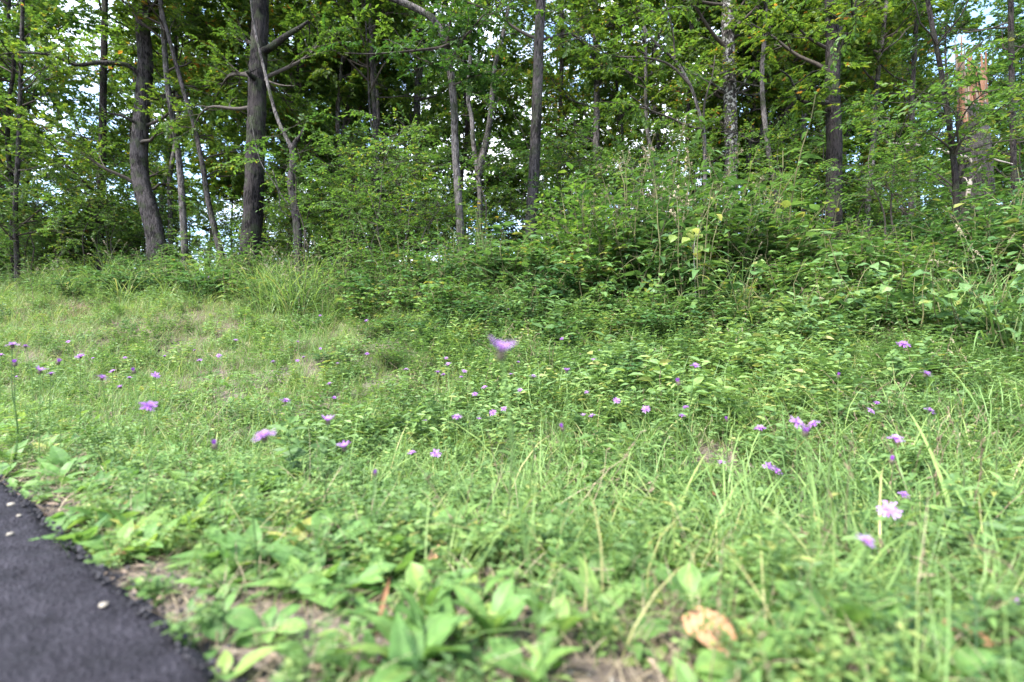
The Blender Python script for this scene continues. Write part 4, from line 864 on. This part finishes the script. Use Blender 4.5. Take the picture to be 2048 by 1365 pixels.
for px, py, ll, n, up, lab in ROS:
    x, y = hit(px, py); root = thing('broadleaf_rosette', lab, 'rosette plant', (x, y, G(x,y)), group='broadleaf rosettes on the verge')
    for k in range(n):
        o = part('leaf', LM[int(rl.integers(6))], root); a = k*2.4+rl.normal(0,.3); l = ll*rl.uniform(.85,1.3)
        o.rotation_euler = Euler((rl.normal(0,.25), -up*rl.uniform(.55,1.1), a)); o.scale = (l, l, l)
# dead leaves
def dead_mesh(rng, curl, w):
    n, m = 9, 7; u = np.linspace(0,1,n); lob = .72+.28*np.abs(np.sin(u*PI*3.2)); half = w/2*np.sin(np.clip(u*.94+.06,0,1)*PI)**.6*lob; half[0]=.01; half[-1]=.01; rows=[]
    for i in range(n):
        for j in range(m):
            v = -1+2*j/(m-1); a = v*curl; r = half[i]/max(curl,.2)
            rows.append([u[i], math.sin(a)*r, (1-math.cos(a))*r+.16*math.sin(u[i]*PI*1.4)*curl*.6+rng.normal(0,.012)])
    f = [[m*i+j, m*i+j+1, m*i+m+j+1, m*i+m+j] for i in range(n-1) for j in range(m-1)]
    mb = MB(); mb.add(rows, f, rng.random()); return mb
def dead_leaf(px, py, L, w, curl, rz, m, lab, tilt=(.1,.1), h=.012):
    rng = np.random.default_rng(int(px+py)); x, y = hit(px, py); root = thing('dead_leaf', lab, 'dead leaf', (x, y, G(x,y)+h), rz, 'dead leaves on the verge'); root.rotation_euler = (tilt[0], tilt[1], rz); root.scale = (L,)*3
    mb = dead_mesh(rng, curl, w); mb.v = [v-[.5,0,0] for v in mb.v]; part('blade', mb.mesh('blade', M[m], True), root)
    st = MB(); tube(st, [[-.5,0,.01],[-.62,.02,.03],[-.72,.06,.02]], [.012,.01,.009], 5); part('stalk', st.mesh('stalk', M['twig']), root)
dead_leaf(275,1040,.10,.35,1.3,.1,'dead','long curled brown leaf lying in the verge near the asphalt', (.2,-.1), .03)
dead_leaf(160,862,.08,.5,.8,.4,'dead','dark brown leaf propped among the grass above the asphalt', (.5,.3), .05)
dead_leaf(1440,1330,.115,.62,.7,-.5,'dead_tan','large crumpled orange-tan leaf on the near grit', (.6,.35), .035)
dead_leaf(1935,1330,.09,.5,.8,-.3,'dead_tan','orange-tan leaf half hidden under near grass', (.5,.2), .04)
dead_leaf(765,1255,.09,.2,1.5,1.4,'dead','curled reddish-brown strip of leaf standing on edge', (.2,-1.0), .03)
dead_leaf(655,1105,.05,.5,1.0,.7,'dead','small russet leaf tucked under the star-shaped rosette', (.3,.2), .015)
dead_leaf(865,1150,.07,.4,1.0,1.2,'dead_tan','pinkish-tan leaf standing beside the upright leafy tuft', (.3,-.7), .03)
dead_leaf(1425,1020,.05,.55,.9,.2,'dead','brown leaf tip showing in the mid grass', (.6,.2), .06)
dead_leaf(250,1120,.06,.5,.8,.3,'dead_tan','pale pink-tan leaf at the asphalt edge', (.2,.1), .01)
dead_leaf(1370,1350,.06,.5,.9,1.0,'dead','dark brown leaf in the hollow beside the large orange-tan one', (.3,.3), .01)
def pebble(px, py, r, lab):
    x, y = hit(px, py, 0.035); rng = np.random.default_rng(px); import bmesh
    bm = bmesh.new(); bmesh.ops.create_icosphere(bm, subdivisions=2, radius=r)
    for v in bm.verts: v.co = v.co*(1+rng.normal(0,.06)); v.co.z *= .55; v.co.x *= 1.2
    me = bpy.data.meshes.new('pebble'); bm.to_mesh(me); bm.free(); me.materials.append(M['stone']); thing('pebble', lab, 'pebble', (x, y, r*.45), rng.uniform(0,6), 'pale pebbles on the asphalt', me)
pebble(207,1216,.0062,'round pale pebble alone on the asphalt near its lower edge'); pebble(20,1072,.0065,'pale pebble on the asphalt nearest the upper corner'); pebble(22,1012,.008,'flat tan pebble high on the asphalt by the grass'); pebble(38,1034,.005,'small tan pebble between the two corner pebbles')

# ------------------------------------------------------------------ knapweed
def head_mesh(rng, n_out=15, n_in=22, open_=1.0):
    mb = MB()
    for ring, n, L, el, w, tb in ((0, n_out, .0195, .25+(1-open_)*1.0, .0042, .55), (1, n_in, .011, .9, .0022, .75), (2, 16, .008, 1.25, .0018, .85)):
        a = np.arange(n)/n*2*PI+rng.normal(0,.12,n); e = el+rng.normal(0,.16,n); b = np.stack([np.cos(a)*.003, np.sin(a)*.003, np.full(n,.0)], 1)
        blades(mb, b, a, e, L*rng.uniform(.8,1.15,n), w*rng.uniform(.7,1.2,n), .45, np.clip(rng.normal(tb,.15,n),0,1), 3, tipw=.9)
    return mb.mesh('florets', M['petal'])
def budhead_mesh(rng):
    mb = MB(); n = 26; a = rng.uniform(0,6.28,n); e = rng.uniform(1.0,1.5,n); b = np.stack([np.cos(a)*.003, np.sin(a)*.003, np.zeros(n)],1); blades(mb, b, a, e, rng.uniform(.007,.011,n), .0022, -.2, rng.uniform(.2,.8,n), 2, tipw=.7); return mb.mesh('florets', M['purple'])
def bud_mesh():
    mb = MB(); z = np.array([-.013,-.0125,-.009,-.005,-.001,.001]); r = np.array([.0014,.004,.0062,.006,.0045,.0025]); tube(mb, np.stack([0*z,0*z,z],1), r, 9, .06)
    n = 24; rng = np.random.default_rng(2); a = rng.uniform(0,6.28,n); zz = rng.uniform(-.011,-.002,n); rr = np.interp(zz, z, r); hv = np.stack([np.cos(a)*.5, np.sin(a)*.5, np.ones(n)],1); leaves(mb, np.stack([np.cos(a)*rr, np.sin(a)*rr, zz],1), hv, np.stack([np.cos(a), np.sin(a), 0*a],1), .004, .0024, .6)
    return mb.mesh('bud', M['bud'])
def stem_meshes():
    out = []
    for i in range(5):
        rng = np.random.default_rng(300+i); mb = MB(); w = rng.normal(0,.009,(4,2)); p = np.array([[w[0,0]*2,w[0,1]*2,-.06],[w[1,0],w[1,1],.3],[w[2,0],w[2,1],.65],[0,0,1]]); q, u = smooth_path(p, .08); tube(mb, q, .0026*(1-.35*u), 5, tint=.4)
        n = 12; f = np.sort(rng.uniform(.08,.93,n)); j = (f*(len(q)-1)).astype(int); a = rng.uniform(0,6.28,n); l = .075*(1-.72*f)*rng.uniform(.8,1.2,n)
        leaves(mb, q[j], np.stack([np.cos(a), np.sin(a), np.full(n,1.2)],1), np.array([0,0,1])+rng.normal(0,.2,(n,3)), l, l*.24, np.clip(rng.normal(.5,.15,n),0,1), T_OVATE, .4); out.append(mb.mesh('stem', M['herb']))
    return out
rk = np.random.default_rng(15)
HEADS = [head_mesh(rk) for i in range(4)] + [head_mesh(rk, open_=.45) for i in range(2)]; BUDHEADS = [budhead_mesh(rk) for i in range(2)]; BUD = bud_mesh(); STEMS = stem_meshes()
FL = [(25,689,22,0),(51,692,14,0),(2,709,12,0),(160,712,16,0),(29,725,10,1),(117,723,9,1),(80,741,18,2),(102,747,15,0),(204,754,22,0),(225,742,12,0),(267,741,9,1),(311,750,15,0),(259,755,11,0),(240,773,15,0),(298,811,31,0),(329,712,9,0),(250,715,7,0),(399,720,10,0),(438,711,10,0),(546,723,12,0),(595,721,8,0),(607,714,9,0),(675,727,7,0),(471,680,11,0),(595,683,7,0),(641,697,6,0),(389,700,7,0),(136,683,8,0),(659,767,14,0),(668,795,11,0),(571,801,20,0),(656,841,24,2),(527,871,42,0),(429,888,14,1),(688,894,24,2),(640,631,6,0),(417,555,8,1),(33,753,7,0),(186,716,6,0),
(1003,700,55,2),(733,641,9,0),(1017,618,7,0),(892,716,9,0),(896,728,14,0),(875,744,13,0),(887,749,13,0),(929,742,11,0),(923,753,9,0),(812,738,10,0),(734,707,9,0),(1037,724,10,0),(1021,748,8,0),(1066,752,13,0),(969,774,12,0),(950,788,12,0),(1041,780,12,0),(1008,817,13,0),(986,825,15,0),(914,833,19,0),(958,839,10,2),(851,842,12,0),(849,824,8,0),(1133,741,14,2),(1124,677,9,0),(1199,701,8,0),(1187,721,9,2),(1173,784,10,0),(1234,801,15,0),(1291,818,17,0),(1184,831,14,0),(1167,831,9,2),(1124,854,11,1),(1337,729,10,0),(871,907,20,0),(824,905,17,0),(1275,905,6,1),
(1390,731,19,0),(1356,763,11,1),(1807,688,22,0),(1853,747,24,0),(1677,750,8,1),(1755,806,14,0),(1742,822,15,0),(1860,821,20,0),(1594,845,28,0),(1627,847,23,0),(1611,863,16,1),(1521,856,22,0),(1453,838,8,1),(1371,814,11,0),(1364,831,16,0),(1791,877,28,0),(1784,919,12,1),(1444,924,15,0),(1536,932,20,0),(1555,942,22,0),(1807,989,21,0),(1777,1020,38,0),(1734,1081,36,0),(1574,1208,16,1),(2029,1210,20,1),(750,946,10,1)]
ZONES = [('by the asphalt corner', 0, 350, 660, 830), ('in the mown far meadow', 330, 720, 540, 735), ('above the verge rosettes', 380, 800, 740, 960), ('in the middle meadow', 720, 1110, 600, 860), ('in the bright grass before the lens', 780, 900, 890, 930),
         ('right of the middle meadow', 1110, 1420, 540, 940), ('among the tall right-hand grass', 1420, 2048, 600, 960), ('in the near long grass', 1500, 2048, 960, 1365)]
def zone(px, py):
    for z in ZONES:
        if z[1] <= px <= z[2] and z[3] <= py <= z[4]: return z[0]
    return 'in the meadow'
zn = {}
for px, py, s, st in sorted(FL):
    diam = {0:.040, 1:.016, 2:.032}[st]
    d = diam*1024/s; x0 = (px-1024)/1024
    best = None
    for c in np.linspace(.55, 15, 900):                      # nearest depth to the size's own at which the stem is of a likely height
        h = CZ-(py-682)/1024*c-G(x0*c, c)
        if .18 < h < .56 and road_s(x0*c, c) > .08 and (c > 4 or (py > 600 and s > 8)):
            q = abs(math.log(c/d))
            if best is None or q < best[0]: best = (q, c, h)
    if best is None: best = (0, d, max(.2, CZ-(py-682)/1024*d-G(x0*d, d)))
    _, d, h = best; k = min(1.6, max(.55, s*d/1024/diam))
    z = zone(px, py); zn[z] = zn.get(z, 0)+1
    look = {0: 'open lilac knapweed bloom', 1: 'closed purple knapweed bud', 2: 'half-open lilac knapweed bloom'}[st]
    size = 'big' if s > 30 else 'small' if s < 10 else 'mid-sized'
    lab = f'{size} {look} {z}, {NUM[zn[z]-1]} from the left'
    if (px, py) == (1003,700): lab = 'big blurred half-open lilac knapweed bloom standing tallest in the middle of the picture'
    head = np.array(P(px, py, d)); base = head-[0,0,h]; lean = rk.normal(0,.06,2)*h; base[:2] += lean
    base[2] = G(base[0], base[1])
    root = thing('knapweed_flower', lab, 'wildflower', tuple(base), 0, 'knapweed flowers in the meadow')
    v = Vector(head-base); qr = v.to_track_quat('Z','Y')
    stm = part('stem', STEMS[int(rk.integers(5))], root); stm.rotation_euler = qr.to_euler(); stm.scale = (.8, .8, v.length-.012*k)
    tilt = Euler((rk.uniform(-.1,.75) if st == 0 else rk.normal(.1,.15), rk.normal(0,.2), rk.normal(0,.5)))
    for nm, me in (('bud', BUD), ('florets', BUDHEADS[int(rk.integers(2))] if st == 1 else HEADS[int(rk.integers(4)) if st == 0 else 4+int(rk.integers(2))])):
        o = part(nm, me, root); o.location = v; o.rotation_euler = tilt; o.scale = (k,k,k)
# taller near plants and long arching blades at the near right
def near_blades(px, py, n, L, lab, seed, w=(.007,.013)):
    rng = np.random.default_rng(seed); x, y = hit(px, py); root = thing('long_grass_clump', lab, 'grass clump', (x,y,G(x,y)), group='long grass clumps by the verge')
    for k in range(n):
        mb = MB(); blades(mb, [[rng.normal(0,.04), rng.normal(0,.04), -.01]], rng.uniform(0,6.28), rng.uniform(1.1,1.5), L*rng.uniform(.6,1.15), rng.uniform(*w), rng.uniform(.6,2.0), np.clip(rng.normal(.7,.15),0,1), 8); part('blade', mb.mesh('blade', M['grass']), root)
near_blades(1960,1130,12,.5,'tall arching bright blades at the right edge of the verge',1); near_blades(1840,1180,7,.42,'single broad bent yellow-green blades below the lilac pair',2); near_blades(2030,1000,10,.5,'dense arching blades behind the rightmost bud',3)
near_blades(1700,1090,8,.35,'narrow blades under the two big right-hand blooms',4); near_blades(1500,1080,10,.34,'curving blades in the middle of the deep grass',5); near_blades(1330,1090,9,.32,'splayed blades left of the brown leaf tip',6); near_blades(1150,1010,8,.3,'upright blades below the purple bud',7); near_blades(470,930,6,.22,'pale broad blades above the star-shaped rosette',8,(.008,.014)); near_blades(230,840,5,.22,'dark blades behind the propped brown leaf',9)
def near_weed(px, py, h, lab, seed):
    rng = np.random.default_rng(seed); x, y = hit(px, py); root = thing('knapweed_shoot', lab, 'weed', (x,y,G(x,y)), group='leafy knapweed shoots'); st = MB(); p = limb(rng, [0,0,-.02], [rng.normal(0,.12), rng.normal(0,.12), 1], h, 7, 0, .05); tube(st, p, np.linspace(.003,.0015,7), 5); part('stem', st.mesh('stem', M['stem']), root)
    q, u = smooth_path(p, .03)
    for j in range(2, len(q)):
        a = j*2.4; m = MB(); l = .06*(1.1-.6*u[j])*rng.uniform(.8,1.2); leaves(m, [q[j]], [[math.cos(a), math.sin(a), .7]], [[0,0,1]], l, l*.36, rng.uniform(.4,.8), T_OVATE, .5); part('leaf', m.mesh('leaf', M['herb']), root)
near_weed(1640,1190,.36,'blurred pale leafy shoot rising below the closed bud among near grass',1); near_weed(1015,1090,.34,'blurred grey-green shoot below the tallest bloom',2); near_weed(1040,1050,.30,'leafy shoot just right of the tallest bloom stem',3); near_weed(1930,1100,.40,'leafy shoot among long blades at the right',4); near_weed(1990,1040,.42,'tall leafy shoot rising near the right edge',5)
print('objects', len(bpy.data.objects), 'tris', sum(sum(len(p.vertices)-2 for p in m.polygons) if len(m.polygons) < 2000 else len(m.polygons)*2 for m in bpy.data.meshes))
